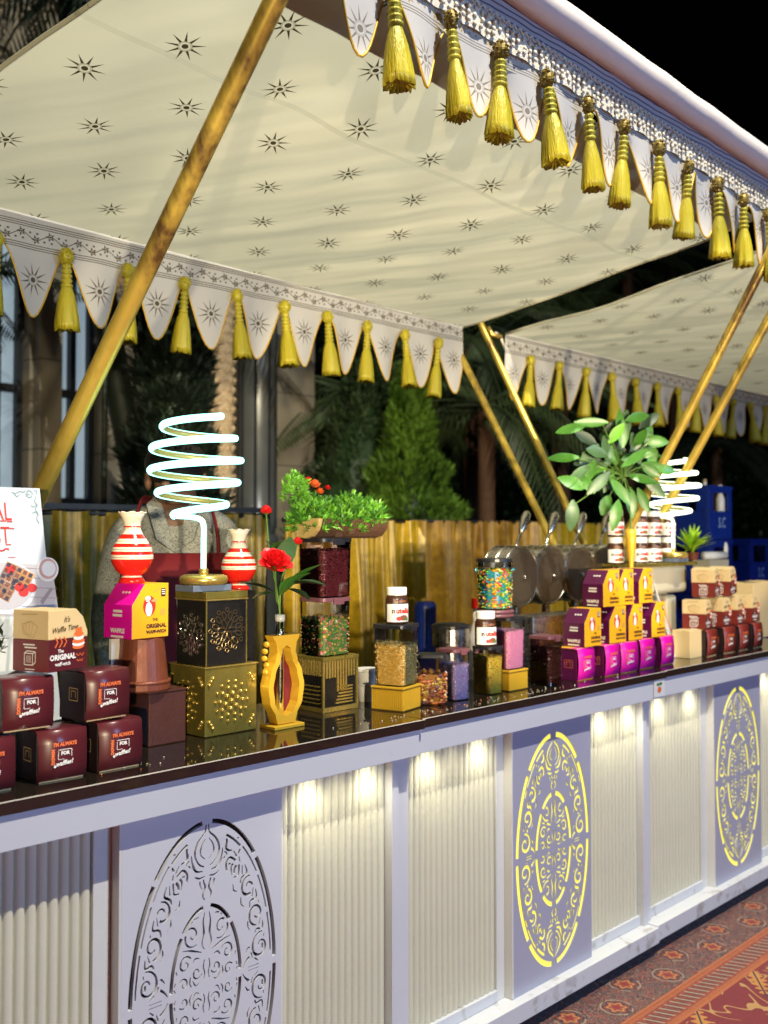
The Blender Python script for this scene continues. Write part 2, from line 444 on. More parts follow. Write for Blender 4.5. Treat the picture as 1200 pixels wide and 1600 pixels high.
# printed canopy cloth: world position gives the print
def canopy_cloth():
    t = T('printed_canopy_cloth', 0.75)
    x, y, z = t.pos()
    # staggered suns, 0.30 along by 0.20 across
    row = ((y - 1.93) / 0.205 + 50).floor()
    off = row.mod(2.0) * 0.15
    fy = (((y - 1.93) / 0.205 + 50).fract() - 0.5) * 0.205
    fx = (((x + off - 1.28) / 0.30 + 50).fract() - 0.5) * 0.30
    # each print is rotated a little differently
    ph = (row * 1.7 + ((x + off - 1.28) / 0.30 + 50).floor() * 2.3)
    m, ring = star_mask(t, fx, fy, 0.053, 9, ph, 0.38)
    base = t.mix(t.noise(1.6, 3), (0.60, 0.57, 0.44), (0.66, 0.63, 0.50))
    # soft creases running across the cloth
    col = t.mix(m, base, (0.055, 0.045, 0.02))
    seam = ((y - 2.08 - (x * 1.1).sin() * 0.0).abs()).lt(0.009)
    col = t.mix(seam * 0.55, col, (0.22, 0.19, 0.11))
    t.color(col)
    cr = t.noise(1.3, 1.5, vec=t.combine(x * 3.2 + y * 2.4, y * 0.5 - x * 0.3, 0.0)) 
    t.bump(cr, 0.8, 0.10)
    # cloth lets the floodlight above through
    tr = t.t.nodes.new('ShaderNodeBsdfTranslucent'); t.t.links.new(t.mix(m, (0.60, 0.62, 0.50), (0.05, 0.04, 0.02)), tr.inputs[0])
    t.t.nodes.remove(t.t.nodes['Principled BSDF']) if False else None
    mx = t.t.nodes.new('ShaderNodeMixShader'); mx.inputs[0].default_value = 0.5
    out = t.t.nodes['Material Output']
    t.t.links.new(t.p.outputs[0], mx.inputs[1]); t.t.links.new(tr.outputs[0], mx.inputs[2]); t.t.links.new(mx.outputs[0], out.inputs[0])
    return t.m
M['canopy'] = canopy_cloth()

def valance_cloth(name, zb, period, u0, front):
    """band of pin lines and a running flower scroll over scallops with a sun in each; zb = height of the scallop notches"""
    t = T(name, 0.75); x, y, z = t.pos()
    h = z - zb
    base = (0.72, 0.68, 0.66) if front else (0.66, 0.64, 0.60)
    ink = (0.28, 0.24, 0.20) if front else (0.11, 0.085, 0.05)
    def bandline(c, wd): return (h - c).abs().lt(wd)
    lines = bandline(0.012, 0.0014).max(bandline(0.019, 0.0014)).max(bandline(0.0265, 0.0014))
    if not front:
        lines = lines.max(bandline(0.083, 0.0014)).max(bandline(0.090, 0.0014)).max(bandline(0.097, 0.0014))
    # scroll
    p = 0.10
    ph = (x / p) * 2 * PI
    vine = (h - 0.054 - ph.sin() * 0.010).abs().lt(0.0016)
    fx = ((x / (p / 2)).fract() - 0.5) * (p / 2)
    cell = (x / (p / 2)).floor().mod(2.0)
    fy = h - 0.054 + (cell - 0.5) * 0.018
    fl = star_mask(t, fx, fy, 0.0165, 5, x.floor() * 0.0, 1.6, ring=False)
    fx2 = (((x / (p / 4)) + 0.3).fract() - 0.5) * (p / 4)
    leaf = ((fx2 * fx2 + (h - 0.054 - (cell - 0.5) * 0.022) * (h - 0.054 - (cell - 0.5) * 0.022) * 1.5).sqrt()).lt(0.0042)
    scroll = vine.max(fl).max(leaf) * h.gt(0.032) * h.lt(0.078)
    # sun in each scallop
    sx = (((x - u0) / period + 50).fract() - 0.5) * period
    sun, ring = star_mask(t, sx, h + 0.085, 0.055, 11, 0.3, 0.30)
    m = lines.max(scroll).max(sun)
    col = t.mix(m, base, ink)
    if front: col = t.mix(scroll, col, (0.55, 0.40, 0.20))
    t.color(col)
    t.bump(t.noise(9, 3, stretch=(1, 1, .3)), 0.25, 0.03)
    tr = t.t.nodes.new('ShaderNodeBsdfTranslucent'); t.t.links.new(col, tr.inputs[0])
    mx = t.t.nodes.new('ShaderNodeMixShader'); mx.inputs[0].default_value = 0.35
    t.t.links.new(t.p.outputs[0], mx.inputs[1]); t.t.links.new(tr.outputs[0], mx.inputs[2]); t.t.links.new(mx.outputs[0], t.t.nodes['Material Output'].inputs[0])
    return t.m

def stripe_cloth():
    t = T('grey_lined_cloth', 0.8); x, y, z = t.pos()
    wob = t.noise(6, 2) * 0.02
    l = (((z + wob) / 0.012).fract() - 0.5).abs().lt(0.16)
    t.color(t.mix(l, (0.42, 0.39, 0.42), (0.12, 0.10, 0.12))); return t.m
M['stripes'] = stripe_cloth()
M['roll'] = plain('white_canvas_roll', (0.80, 0.69, 0.60), 0.7, var=0.08, scale=4, bump=0.3, bscale=20)
M['lace'] = plain('cream_lace', (0.66, 0.60, 0.50), 0.8, var=0.1, bump=0.6, bscale=200)
M['piping'] = plain('gold_piping', (0.55, 0.33, 0.03), 0.45, 0.2)
M['tassel'] = plain('olive_gold_thread', (0.43, 0.36, 0.018), 0.42, 0.1, var=0.35, scale=60, bump=0.6, bscale=300, stretch=(1, 1, .05))
M['tassel_d'] = plain('bronze_thread', (0.22, 0.15, 0.02), 0.5, 0.3, var=0.4, scale=60)

def velvet(name, a, b, sc_=1.0, damask=True):
    t = T(name, 0.40); x, y, z = t.pos()
    n = t.noise(7 * sc_, 4, dist=.8, stretch=(1, 1, .45)); n2 = t.noise(34 * sc_, 3, dist=0.8)
    f = ((n - 0.30) * 2.4).clamp() * 0.55 + ((n2 - 0.38) * 2.6).clamp() * 0.45
    t.color(t.mix(f, a, b))
    t.p.inputs['Sheen Weight'].default_value = 0.12; t.p.inputs['Sheen Roughness'].default_value = 0.4
    t.p.inputs['Sheen Tint'].default_value = (b[0], b[1], b[2], 1)
    t.bump(n, 0.25, 0.012); return t.m
M['velvet'] = velvet('olive_gold_velvet', (0.17, 0.11, 0.004), (0.46, 0.31, 0.02))
M['velvet2'] = velvet('golden_velvet', (0.26, 0.165, 0.004), (0.60, 0.40, 0.02))
M['velvet3'] = velvet('bronze_pleats', (0.16, 0.07, 0.006), (0.46, 0.27, 0.02), 0.6)

def carpet():
    """floral carpet: dark outer border, guard stripe, red field; bands run along the counter"""
    t = T('woven_carpet', 0.95); x, y, z = t.pos()
    P = t.co
    navy = (0.012, 0.013, 0.022); red = (0.22, 0.012, 0.008); rust = (0.30, 0.045, 0.012); gold = (0.45, 0.24, 0.07); crm = (0.34, 0.24, 0.16)
    # outer border: dense flowers and tendrils
    px = ((x / 0.17).fract() - 0.5) * 0.17; cellx = (x / 0.17).floor()
    py = (y - 1.83) + (cellx.mod(2.0) - 0.5) * 0.07
    r = (px * px + py * py).sqrt(); a = py.atan2(px)
    pet = 0.036 + (a * 6).sin() * 0.007
    col = t.mix(t.noise(55, 3, dist=1.5).gt(0.55), navy, (0.16, 0.02, 0.015))
    w1 = t.noise(17, 2, dist=2.5)
    tend = ((w1 * 9).fract() - 0.5).abs().lt(0.10)
    col = t.mix(tend, col, crm)
    w2 = t.noise(26, 2, dist=2.0)
    tend2 = ((w2 * 8).fract() - 0.5).abs().lt(0.09)
    col = t.mix(tend2, col, rust)
    col = t.mix(r.lt(pet + 0.006), col, navy); col = t.mix(r.lt(pet), col, rust)
    col = t.mix((r - pet * 0.72).abs().lt(0.0028), col, gold); col = t.mix(r.lt(pet * 0.38), col, red)
    col = t.mix((r - 0.052).abs().lt(0.0025) * t.noise(20, 1).gt(0.45), col, crm)
    border = col
    # guard stripe 1.60..1.72
    gx = ((x / 0.034).fract() - 0.5) * 0.034 + (y - 1.66) * 0.35
    gz = (y - 1.66).abs()
    st = gx.abs().lt(0.0045) * gz.lt(0.032)
    g = t.mix(t.noise(70, 2).gt(0.5), rust, (0.22, 0.035, 0.012))
    g = t.mix(st, g, crm)
    g = t.mix((gx.abs() - 0.009).abs().lt(0.0025) * gz.lt(0.026), g, navy)
    ch = ((x / 0.012).fract() - 0.5).abs().lt(0.25) * (gz - 0.046).abs().lt(0.007)
    g = t.mix(ch, g, (0.48, 0.14, 0.02))
    # field
    f1 = t.noise(2.6, 2, dist=2.2); leafm = ((f1 * 7).fract() - 0.5).abs().lt(0.07) * t.noise(7, 2).gt(0.47)
    f2 = t.noise(60, 2)
    fld = t.mix(f2, (0.16, 0.005, 0.005), (0.22, 0.008, 0.007))
    fld = t.mix(leafm, fld, gold)
    sx = ((x / 0.42 + 0.2).fract() - 0.5) * 0.42; sy = ((y / 0.30 + 0.35).fract() - 0.5) * 0.30
    q = (sx * 0.8 + sy * 0.6); q2 = (sy * 0.8 - sx * 0.6)
    lw = 0.024 + (q * 190).sin() * 0.010 - q.abs() * 0.16
    sp = q2.abs().lt(lw) * q.abs().lt(0.11)
    fld = t.mix(sp, fld, (0.50, 0.20, 0.03)); fld = t.mix(q2.abs().lt(0.003) * q.abs().lt(0.12), fld, navy)
    isb = y.gt(1.722); isg = y.gt(1.60)
    c = t.mix(isg, fld, g); c = t.mix(isb, c, border)
    c = t.mix((y - 1.60).abs().lt(0.006).max((y - 1.722).abs().lt(0.005)), c, (0.42, 0.11, 0.02))
    t.color(c); t.bump(t.noise(420, 2), 0.6, 0.004)
    t.p.inputs['Sheen Weight'].default_value = 0.2
    return t.m
M['carpet'] = carpet()

def shirt():
    t = T('grey_printed_shirt', 0.8); t.coords()
    n = t.noise(85, 3, dist=1.2)
    m = ((n * 5).fract() - 0.5).abs().lt(0.14)
    t.color(t.mix(m, (0.40, 0.41, 0.38), (0.13, 0.14, 0.14))); return t.m
M['shirt'] = shirt()
M['apron'] = plain('red_apron', (0.20, 0.008, 0.014), 0.8, var=0.15, scale=5, bump=0.2)

def wall_stone():
    t = T('beige_render', 0.85); x, y, z = t.pos()
    j = ((z / 0.75).fract()).lt(0.02)
    c = t.mix(t.noise(1.2, 4), (0.20, 0.17, 0.13), (0.27, 0.24, 0.18))
    t.color(t.mix(j, c, (0.10, 0.09, 0.07))); t.bump(t.noise(25, 3), 0.2); return t.m
M['wall'] = wall_stone()
def window_glass():
    t = T('window_glass', 0.12); x, y, z = t.pos()
    # emission added to the glass makes the panes pale and cold
    n = t.noise(1.1, 2, stretch=(3, 1, 0.3))
    t.color(t.mix(n, (0.10, 0.13, 0.16), (0.2, 0.25, 0.3))); t.emit(t.mix(n, (0.10, 0.14, 0.17), (0.26, 0.33, 0.38)), 1.25); return t.m
M['pane'] = window_glass()
M['frame'] = plain('dark_window_frame', (0.010, 0.013, 0.018), 0.5)
M['soil'] = plain('dark_ground', (0.03, 0.028, 0.024), 0.9, bump=0.3)
# ================================================================ ground
from mathutils.geometry import tessellate_polygon
struct('ground', MB().box(-60, 120, -60, 120, -0.3, -0.012), M['soil'])
g = MB().grid(lambda s, t: (-4 + 24 * s, -5.5 + 7.62 * t, 0.0), 1, 1)
cp = g.build('carpet', M['carpet'], solid=0.016); tag(cp, 'red and navy floral carpet laid on the ground in front of the counters', 'carpet')

# ================================================================ laser-cut oval ornament (one quadrant, mirrored)
EA, EB = 0.205, 0.378
def EP(rho, th): return (EA * rho * math.cos(math.radians(th)), EB * rho * math.sin(math.radians(th)))
def arc(rho, t0, t1, n=24): return [EP(rho, t0 + (t1 - t0) * i / n) for i in range(n + 1)]
def earc(a, b, t0, t1, n=20): return [(a * math.cos(math.radians(t0 + (t1 - t0) * i / n)), b * math.sin(math.radians(t0 + (t1 - t0) * i / n))) for i in range(n + 1)]
def spiral(cx, cz, r0, r1, a0, turns, sgn=1, n=26):
    out = []
    for i in range(n + 1):
        t = i / n; r = r0 + (r1 - r0) * t; a = math.radians(a0) + sgn * turns * 2 * PI * t
        out.append((cx + r * math.cos(a), cz + r * math.sin(a) * 1.12))
    return out
def sp2(pts, k=8): return [(p.x, p.y) for p in spline(pts, k)]
strokes = []   # (points, w_start, w_mid, w_end)
def sk(p, a, b=None, c=None): strokes.append((p, a, b if b is not None else a, c if c is not None else a))
sk(arc(0.972, 1.0, 44.2, 40), .0095); sk(arc(0.972, 45.4, 86.0, 40), .0095)
sk(arc(0.915, 4, 20), .0040); sk(arc(0.915, 22, 38), .0040); sk(arc(0.915, 40, 57), .0040); sk(arc(.905, 59, 73), .0050)
sk(sp2([EP(.80, 60), EP(.79, 66), EP(.74, 69), EP(.70, 67)]), .005)
sk(sp2([EP(.70, 58), EP(.74, 54), EP(.80, 56)]), .004)
# big side scrolls
for th, r, tw in ((9, .029, 1), (25, .026, -1), (41, .023, 1), (54, .020, -1)):
    c = EP(.775, th)
    sk(spiral(c[0], c[1], r, .006, 80 if tw > 0 else -60, 1.25, tw), .0035, .0062, .0035)
    c2 = EP(.80, th + 6.5)
    sk(sp2([EP(.84, th + 10), (c2[0] + .004, c2[1] + .004), EP(.74, th + 9), EP(.70, th + 6)]), .002, .0058, .002)
    sk(sp2([EP(.83, th - 5), EP(.80, th - 1), EP(.84, th + 4)]), .002, .005, .002)
    sk(sp2([EP(.655, th - 4), EP(.635, th), EP(.66, th + 3)]), .0015, .004, .0015)
    sk(sp2([EP(.70, th + 7), EP(.76, th + 9), EP(.82, th + 12)]), .0015, .0038, .0015)
# leaf joining ring and inner oval at the waist
sk(sp2([(.150, .012), (.128, .028), (.112, .018), (.104, .006)]), .002, .006, .002)
sk(sp2([(.140, .040), (.122, .050), (.112, .038)]), .002, .005, .002)
sk(sp2([(.152, .004), (.135, .004), (.120, .004)]), .0018)
# top palmette
sk(sp2([(.004, .362), (.006, .345), (.026, .325), (.034, .300), (.022, .276), (.008, .268)]), .003, .0052, .003)
sk(sp2([(.005, .330), (.016, .315), (.018, .297), (.006, .285)]), .002, .004, .002)
sk(sp2([(.012, .258), (.030, .262), (.040, .280), (.044, .300)]), .003, .006, .002)
sk(sp2([(.048, .330), (.056, .315), (.054, .297), (.066, .288), (.080, .290)]), .003, .006, .003)
sk(sp2([(.062, .330), (.070, .318), (.086, .312), (.098, .316)]), .002, .005, .002)
sk(sp2([(.050, .262), (.068, .258), (.084, .268), (.096, .288), (.102, .302)]), .003, .0055, .003)
sk(sp2([(.006, .246), (.020, .244), (.034, .250)]), .002, .005, .002)
sk(spiral(.047, .280, .010, .003, 0, 1.0), .003)
sk(spiral(.074, .276, .009, .003, 90, 1.0, -1), .003)
# inner oval
for t0, t1 in ((3, 44), (46.5, 84)): sk(earc(.096, .178, t0, t1), .0082)
sk(sp2([(.004, .252), (.010, .238), (.005, .222), (.012, .206), (.006, .192)]), .002, .005, .003)
sk(sp2([(.017, .248), (.020, .232), (.013, .218)]), .0018, .004, .0018)
# arabesque
sk(spiral(.040, .122, .024, .004, -120, 1.3, 1), .003, .0052, .0025)
sk(sp2([(.006, .165), (.010, .145), (.008, .120), (.013, .098), (.006, .082)]), .002, .0052, .002)
sk(sp2([(.022, .158), (.034, .156), (.044, .148)]), .002, .0042, .002)
sk(spiral(.058, .062, .018, .004, 150, 1.2, -1), .0028, .0048, .0022)
sk(sp2([(.014, .078), (.030, .084), (.046, .090), (.066, .094)]), .002, .0048, .002)
sk(sp2([(.020, .066), (.032, .068), (.038, .058)]), .002, .0044, .002)
sk(sp2([(.078, .078), (.084, .062), (.080, .046)]), .002, .0042, .002)
sk(spiral(.026, .036, .014, .003, 200, 1.1, 1), .0025, .0044, .002)
sk(sp2([(.006, .060), (.009, .045), (.005, .030), (.008, .016)]), .002, .004, .002)
sk(spiral(.062, .020, .013, .003, 30, 1.0, 1), .0025, .0042, .002)
sk(sp2([(.044, .032), (.046, .018), (.040, .008)]), .0018, .004, .0018)
sk(sp2([(.084, .030), (.088, .018), (.084, .008)]), .0018, .004, .0018)
sk(sp2([(.020, .012), (.030, .008), (.038, .022)]), .0016, .0034, .0016)
def cut_polys(kw=1.0):
    occ = {}; G = 0.012; polys = []
    def near(x, z, hw, sid):
        gx, gz = int(x // G), int(z // G)
        for i in (-1, 0, 1):
            for j in (-1, 0, 1):
                for (ox, oz, oh, os_) in occ.get((gx + i, gz + j), ()):
                    if (ox - x) ** 2 + (oz - z) ** 2 < (oh + hw + .0013) ** 2: return True
        return False
    for sid, (pts, w0, w1, w2) in enumerate(strokes):
        L = [0]
        for a, b in zip(pts[:-1], pts[1:]): L.append(L[-1] + math.hypot(b[0] - a[0], b[1] - a[1]))
        tot = L[-1]; n = max(6, int(tot / .0022)); res = []; k = 0
        for i in range(n + 1):
            d = tot * i / n
            while k < len(L) - 2 and L[k + 1] < d: k += 1
            f = (d - L[k]) / max(1e-9, L[k + 1] - L[k]); f = min(1, max(0, f))
            x = pts[k][0] + (pts[k + 1][0] - pts[k][0]) * f; z = pts[k][1] + (pts[k + 1][1] - pts[k][1]) * f
            t = i / n; wd = kw * ((w0 + (w1 - w0) * t * 2) if t < .5 else (w1 + (w2 - w1) * (t - .5) * 2))
            res.append((x, z, wd / 2))
        runs = []; cur = []; selfp = []
        for i, (x, z, hw) in enumerate(res):
            ok = x > hw + .0012 and z > hw + .0012 and not near(x, z, hw, sid)
            if ok:
                for (sx, sz, sh, si) in selfp:
                    if (i - si) * .0022 > 2.4 * (sh + hw) + .004 and (sx - x) ** 2 + (sz - z) ** 2 < (sh + hw + .0010) ** 2: ok = False; break
            if ok: cur.append((x, z, hw)); selfp.append((x, z, hw, i))
            else:
                if len(cur) >= 4: runs.append(cur)
                cur = []
        if len(cur) >= 4: runs.append(cur)
        for r in runs:
            # thin the run
            st = r[::2] + ([r[-1]] if (len(r) % 2 == 0) else [])
            le, ri = [], []
            for i, (x, z, hw) in enumerate(st):
                a = st[max(0, i - 1)]; b = st[min(len(st) - 1, i + 1)]
                tx, tz = b[0] - a[0], b[1] - a[1]; q = math.hypot(tx, tz) or 1
                nx, nz = -tz / q * hw, tx / q * hw
                le.append((x + nx, z + nz)); ri.append((x - nx, z - nz))
            polys.append(le + ri[::-1])
            for (x, z, hw) in r: occ.setdefault((int(x // G), int(z // G)), []).append((x, z, hw, sid))
    return polys
PW, PH2 = 0.2215, 0.415
def cut_panel_mesh(kw, th):
    CUTS = cut_polys(kw)
    me_v, me_f = [], []
    outer = [(0, 0), (PW, 0), (PW, PH2), (0, PH2)]
    loops = [outer] + CUTS
    flat = [p for l in loops for p in l]
    tris = tessellate_polygon([[Vector((p[0], p[1], 0)) for p in l] for l in loops])
    for sx in (1, -1):
        for sz in (1, -1):
            b = len(me_v)
            me_v += [(p[0] * sx, 0.0, p[1] * sz) for p in flat]
            me_f += [tuple(b + i for i in t) for t in tris]
            o = 4
            for l in CUTS:
                n = len(l); bb = len(me_v)
                me_v += [(p[0] * sx, 0.0, p[1] * sz) for p in l] + [(p[0] * sx, th, p[1] * sz) for p in l]
                me_f += [(bb + i, bb + (i + 1) % n, bb + n + (i + 1) % n, bb + n + i) for i in range(n)]
    mb = MB(); mb.add(me_v, me_f)
    # panel rim
    mb.add([(-PW, 0, -PH2), (PW, 0, -PH2), (PW, 0, PH2), (-PW, 0, PH2), (-PW, th, -PH2), (PW, th, -PH2), (PW, th, PH2), (-PW, th, PH2)],
           [(0, 1, 5, 4), (1, 2, 6, 5), (2, 3, 7, 6), (3, 0, 4, 7)])
    return mb
cutmesh = cut_panel_mesh(1.1, 0.010); cutmesh_lit = cut_panel_mesh(1.75, 0.003)

# ================================================================ counter units
ZT = 1.04
flute_me = None
M['panel_grey'] = plain('lilac_grey_panel', (0.40, 0.40, 0.50), 0.4, var=0.03, scale=3)  # greyer, darker tone for the panels with yellow ovals
def flute_mesh(p, h):
    mb = MB(); k = 6; prof = [(-p / 2, .010)]
    for i in range(k + 1):
        a = PI * i / k; prof.append((-p * .46 * math.cos(a), .010 - .0085 * math.sin(a) ** 0.8 - .001))
    prof.append((p / 2, .010))
    n = len(prof)
    vs = [(x, y, 0) for x, y in prof] + [(x, y, h) for x, y in prof]
    mb.add(vs, [(i, i + 1, n + i + 1, n + i) for i in range(n - 1)])
    return mb
M['flute'] = plain('pearl_fluted_board', (0.68, 0.65, 0.50), 0.2, var=0.06, scale=6, spec=0.6)
BOT = 0.115
def counter(label, u0, u1, slab0, slab1, fas0, fas1, bays, panel, lit, dv, posts, lights):
    v0 = 1.882 + dv
    t = thing('serving_counter', label, 'counter', ((u0 + u1) / 2, v0 + .25, 0), 'white serving counters set end to end')
    # mirror-brown top and the pale line along its front edge
    MB().box(slab0, slab1, v0, 2.42 + dv, ZT - .026, ZT).build('countertop', [M['black_slab']], t, world=True, bevel=.0012)
    MB().box(slab0, slab1, v0 - .0015, v0 + .001, ZT - .0012, ZT + .0006).build('edge_line', M['bright_edge'], t, world=True)
    if dv > 0: pass
    f = MB(); f.box(fas0, fas1, v0 + .007, v0 + .019, .943, ZT - .0275)
    f.build('fascia', M['white'], t, world=True, bevel=.001)
    # soffit above the fluted boards
    MB().box(u0 + .002, u1 - .002, v0 + .020, v0 + .30, .950, .960).build('soffit', M['trim'], t, world=True)
    MB().box(u0 + .01, u1 - .01, v0 + .088, v0 + .50, BOT + .01, .949).build('carcass', M['white'], t, world=True)
    MB().box(u0 + .002, u1 - .002, v0 + .0, v0 + .50, .058, BOT - .001).build('kickboard', M['white'], t, world=True, bevel=.0015)
    for (a, b, vv) in posts:
        MB().box(a, b, v0 + vv, v0 + .087, BOT, .9495).build('frame_post', M['trim'] if vv > .05 else M['white'], t, world=True, bevel=.001)
    for bi, (a, b) in enumerate(bays):
        MB().box(a, b, v0 + .060, v0 + .087, BOT, .150).build('bottom_rail', M['white'], t, world=True, bevel=.0015)
        fp = MB().box(a, b, v0 + .0785, v0 + .0865, .151, .949).build('fluted_board', M['trim'], t, world=True)
        n = max(3, round((b - a) / .0245)); p = (b - a) / n
        me = flute_mesh(p, .797)
        first = None
        for i in range(n):
            if first is None:
                first = me.build('flute', M['flute'], fp, smooth=True); o = first
            else:
                o = first.copy(); sc.collection.objects.link(o)
            o.location = Vector((a + p * (i + .5), v0 + .068, .1515)) - wloc(fp)
        if lights[bi]:
            spot('downlight_beam', ((a + b) / 2, v0 + .030, .930), ((a + b) / 2, v0 + .060, .40), .55, (1.0, .95, .72), 160, .05, 1.0)  # added lamp without a fixture, evens the wash between the two downlights
            for fr in (.22, .78):
                x = a + (b - a) * fr
                d = MB().lathe([(.030, 0), (.030, -.004), (.022, -.006)], 18, (x, v0 + .043, .9495)).build('downlight', M['steel'], t, world=True)
                MB().lathe([(.019, 0), (.019, -.003), (.0001, -.003)], 16, (x, v0 + .043, .943)).build('lens', M['led'], d, world=True)
                spot('downlight_beam', (x, v0 + .024, .928), (x, v0 + .060, .40), 1.7, (1.0, .95, .72), 160, .03, 1.0)
    if panel:
        a, b = panel; c = (a + b) / 2
        src = cutmesh_lit if lit else cutmesh; cm = MB(); cm.v = list(src.v); cm.f = list(src.f); cm.mi = list(src.mi)
        o = cm.build('cut_out_panel', M['panel_grey'] if lit else M['white'], t); o.location = Vector((c, v0 + .036, .528)) - wloc(t)
        if lit: MB().box(a + .004, b - .004, v0 + .0395, v0 + .044, BOT + .004, .944).build('light_sheet', M['back_lit'], o, world=True)
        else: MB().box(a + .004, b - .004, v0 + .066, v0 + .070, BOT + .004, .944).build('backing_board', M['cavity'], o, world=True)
        MB().box(a - .0075, a - .0005, v0 + .035, v0 + .0865, BOT, .9495).build('frame_post', M['trim'], t, world=True, bevel=.001)
    return t
cA = counter('white counter with unlit cut-out oval nearest the camera', .655, 2.075, .30, 2.132, .30, 2.115,
        [(.690, 1.150), (1.672, 2.046)], (1.202, 1.645), False, 0.0,
        [(.656, .689, .055), (1.151, 1.193, .065), (1.6465, 1.6712, .060), (2.047, 2.074, .045)], [False, True])
cB = counter('middle white counter with glowing yellow oval between four fluted boards', 2.077, 3.438, 2.1345, 3.508, 2.1155, 3.50,
        [(2.125, 2.548), (3.066, 3.405)], (2.596, 3.039), True, 0.010,
        [(2.078, 2.124, .045), (2.549, 2.588, .065), (3.0405, 3.0652, .060), (3.406, 3.437, .045)], [True, True])
cC = counter('farthest white counter with its yellow oval cut by the frame edge', 3.440, 4.86, 3.510, 4.95, 3.502, 4.95,
        [(3.474, 3.918), (4.452, 4.82)], (3.982, 4.425), True, 0.020,
        [(3.441, 3.473, .045), (3.919, 3.973, .065), (4.4265, 4.4512, .060), (4.821, 4.859, .045)], [True, True])
# small printed sticker on the fascia
a = pv(1023, 1063, 1.892); b = pv(1040, 1087, 1.892)
st = MB(); st.box(a.x, b.x, 1.8955, 1.8962, b.z, a.z, 0)
cx, cz = (a.x + b.x) / 2, (a.z + b.z) / 2; Mx = face_M((cx, 1.8948, cz), (1, 0, 0), (0, 0, 1))
disc_into(st, (0, -.006), .014, .012, Mx, 1); disc_into(st, (-.010, .014), .010, .006, Mx, 2); disc_into(st, (.010, .015), .010, .006, Mx, 2)
so = st.build('sticker', [M['jarwhite'], M['ink_o'], M['leaf']]); tag(so, 'small orange and green sticker on the white fascia', 'sticker')

# ================================================================ canopies
def tassel_meshes(front):
    """returns three local meshes hanging from (0,0,0)"""
    S = 1.0 if front else 0.92
    pom = MB(); rr = .018 if front else .020
    pom.ball((0, 0, -.022), (rr, rr, .026), 12, 8)
    for i in range(46):                                   # knotted filigree
        a = R.uniform(0, 2 * PI); b = R.uniform(-1.2, 1.2)
        pom.octa((rr * math.cos(a) * math.cos(b), rr * math.sin(a) * math.cos(b), -.022 + .026 * math.sin(b)), .0055)
    neck = MB(); prof = [(.003, -.040)]
    z = -.048
    for i in range(5):
        prof += [(.0095 + .0007 * i, z), (.0145 + .0008 * i, z - .004), (.0145 + .0008 * i, z - .010), (.0095 + .0008 * i, z - .0145)]
        z -= .0155
    neck.lathe(prof, 14)
    neck.tube([(0, 0, .004), (0.002, 0, -.02), (0, 0, -.046)], .0022, 5)
    skirt = MB(); n = 44; rows = 7; z0, z1 = z + .004, -.262
    rad = [.014, .021, .027, .031, .034, .0365, .038] if front else [.015, .023, .028, .031, .034, .036, .038]
    ph = [R.uniform(-1, 1) for _ in range(n)]; vs = []
    for i in range(rows):
        t = i / (rows - 1)
        for j in range(n):
            k = 1 + (.10 * ph[j] * t) + .05 * math.sin(j * 2.9) * t + (.045 if j % 2 else -.045) * (0.4 + t)
            a = 2 * PI * j / n; zz = z0 + (z1 - z0) * t + (R.uniform(-.006, .004) if i == rows - 1 else 0)
            vs.append((rad[i] * k * math.cos(a), rad[i] * k * math.sin(a) * .85, zz))
    vs.append((0, 0, z1 + .02))
    fs = [(i * n + j, i * n + (j + 1) % n, (i + 1) * n + (j + 1) % n, (i + 1) * n + j) for i in range(rows - 1) for j in range(n)]
    fs += [((rows - 1) * n + j, (rows - 1) * n + (j + 1) % n, rows * n) for j in range(n)]
    skirt.add(vs, fs)
    return pom, neck, skirt
def add_tassels(parent, us, v, zf, front):
    variants = []
    for k in range(3):
        pom, neck, skirt = tassel_meshes(front)
        variants.append((pom, neck, skirt))
    protos = {}
    for i, u in enumerate(us):
        k = i % 3
        if k not in protos:
            pom, neck, skirt = variants[k]
            p = pom.build('tassel', M['tassel_d'] if front else M['tassel'], parent, smooth=False)
            n_ = neck.build('bound_neck', M['tassel'], p, smooth=True)
            s_ = skirt.build('thread_skirt', M['tassel'], p, smooth=True)
            protos[k] = (p, n_, s_)
            o = p; ns = (n_, s_)
        else:
            o = protos[k][0].copy(); sc.collection.objects.link(o)
            ns = []
            for c in protos[k][1:]:
                d = c.copy(); sc.collection.objects.link(d); d.parent = o; ns.append(d)
        sc_ = R.uniform(.90, 1.10)
        o.location = Vector((u, v, zf(u))) - wloc(parent); o.rotation_euler = (R.uniform(-.09, .09), R.uniform(-.13, .13), R.uniform(0, 6.28)); o.scale = (sc_, sc_, R.uniform(.96, 1.04))
def valance(parent, name, ua, ub, v, zf, period, u0, depth, mat, top, pip=.0035):
    """cloth with scallops; notches at u0 + k*period, zf(u) = notch height"""
    ncol = max(8, int((ub - ua) / period * 18)); rows = 8
    def edge(u):
        s = ((u - u0) / period) % 1.0
        return -depth * (0.5 - 0.5 * math.cos(2 * PI * s)) ** 0.95 + .004
    def wav(u, t): 
        return .010 * t * math.sin(u * 23 + 1.3) + .007 * t * math.sin(u * 41)
    def fn(s, t):
        u = ua + (ub - ua) * s
        zt = top
        if t < .3: z = zt * (1 - t / .3)
        else: z = edge(u) * (t - .3) / .7
        return (u, v + wav(u, t), zf(u) + z)
    g = MB().grid(fn, ncol, rows)
    o = g.build(name, mat, parent, smooth=True, world=True)
    pts = [fn(i / ncol, 1.0) for i in range(ncol + 1)]
    q = MB().tube(pts, pip, 6).build('gold_piping', M['piping'], o, smooth=True, world=True)
    return o
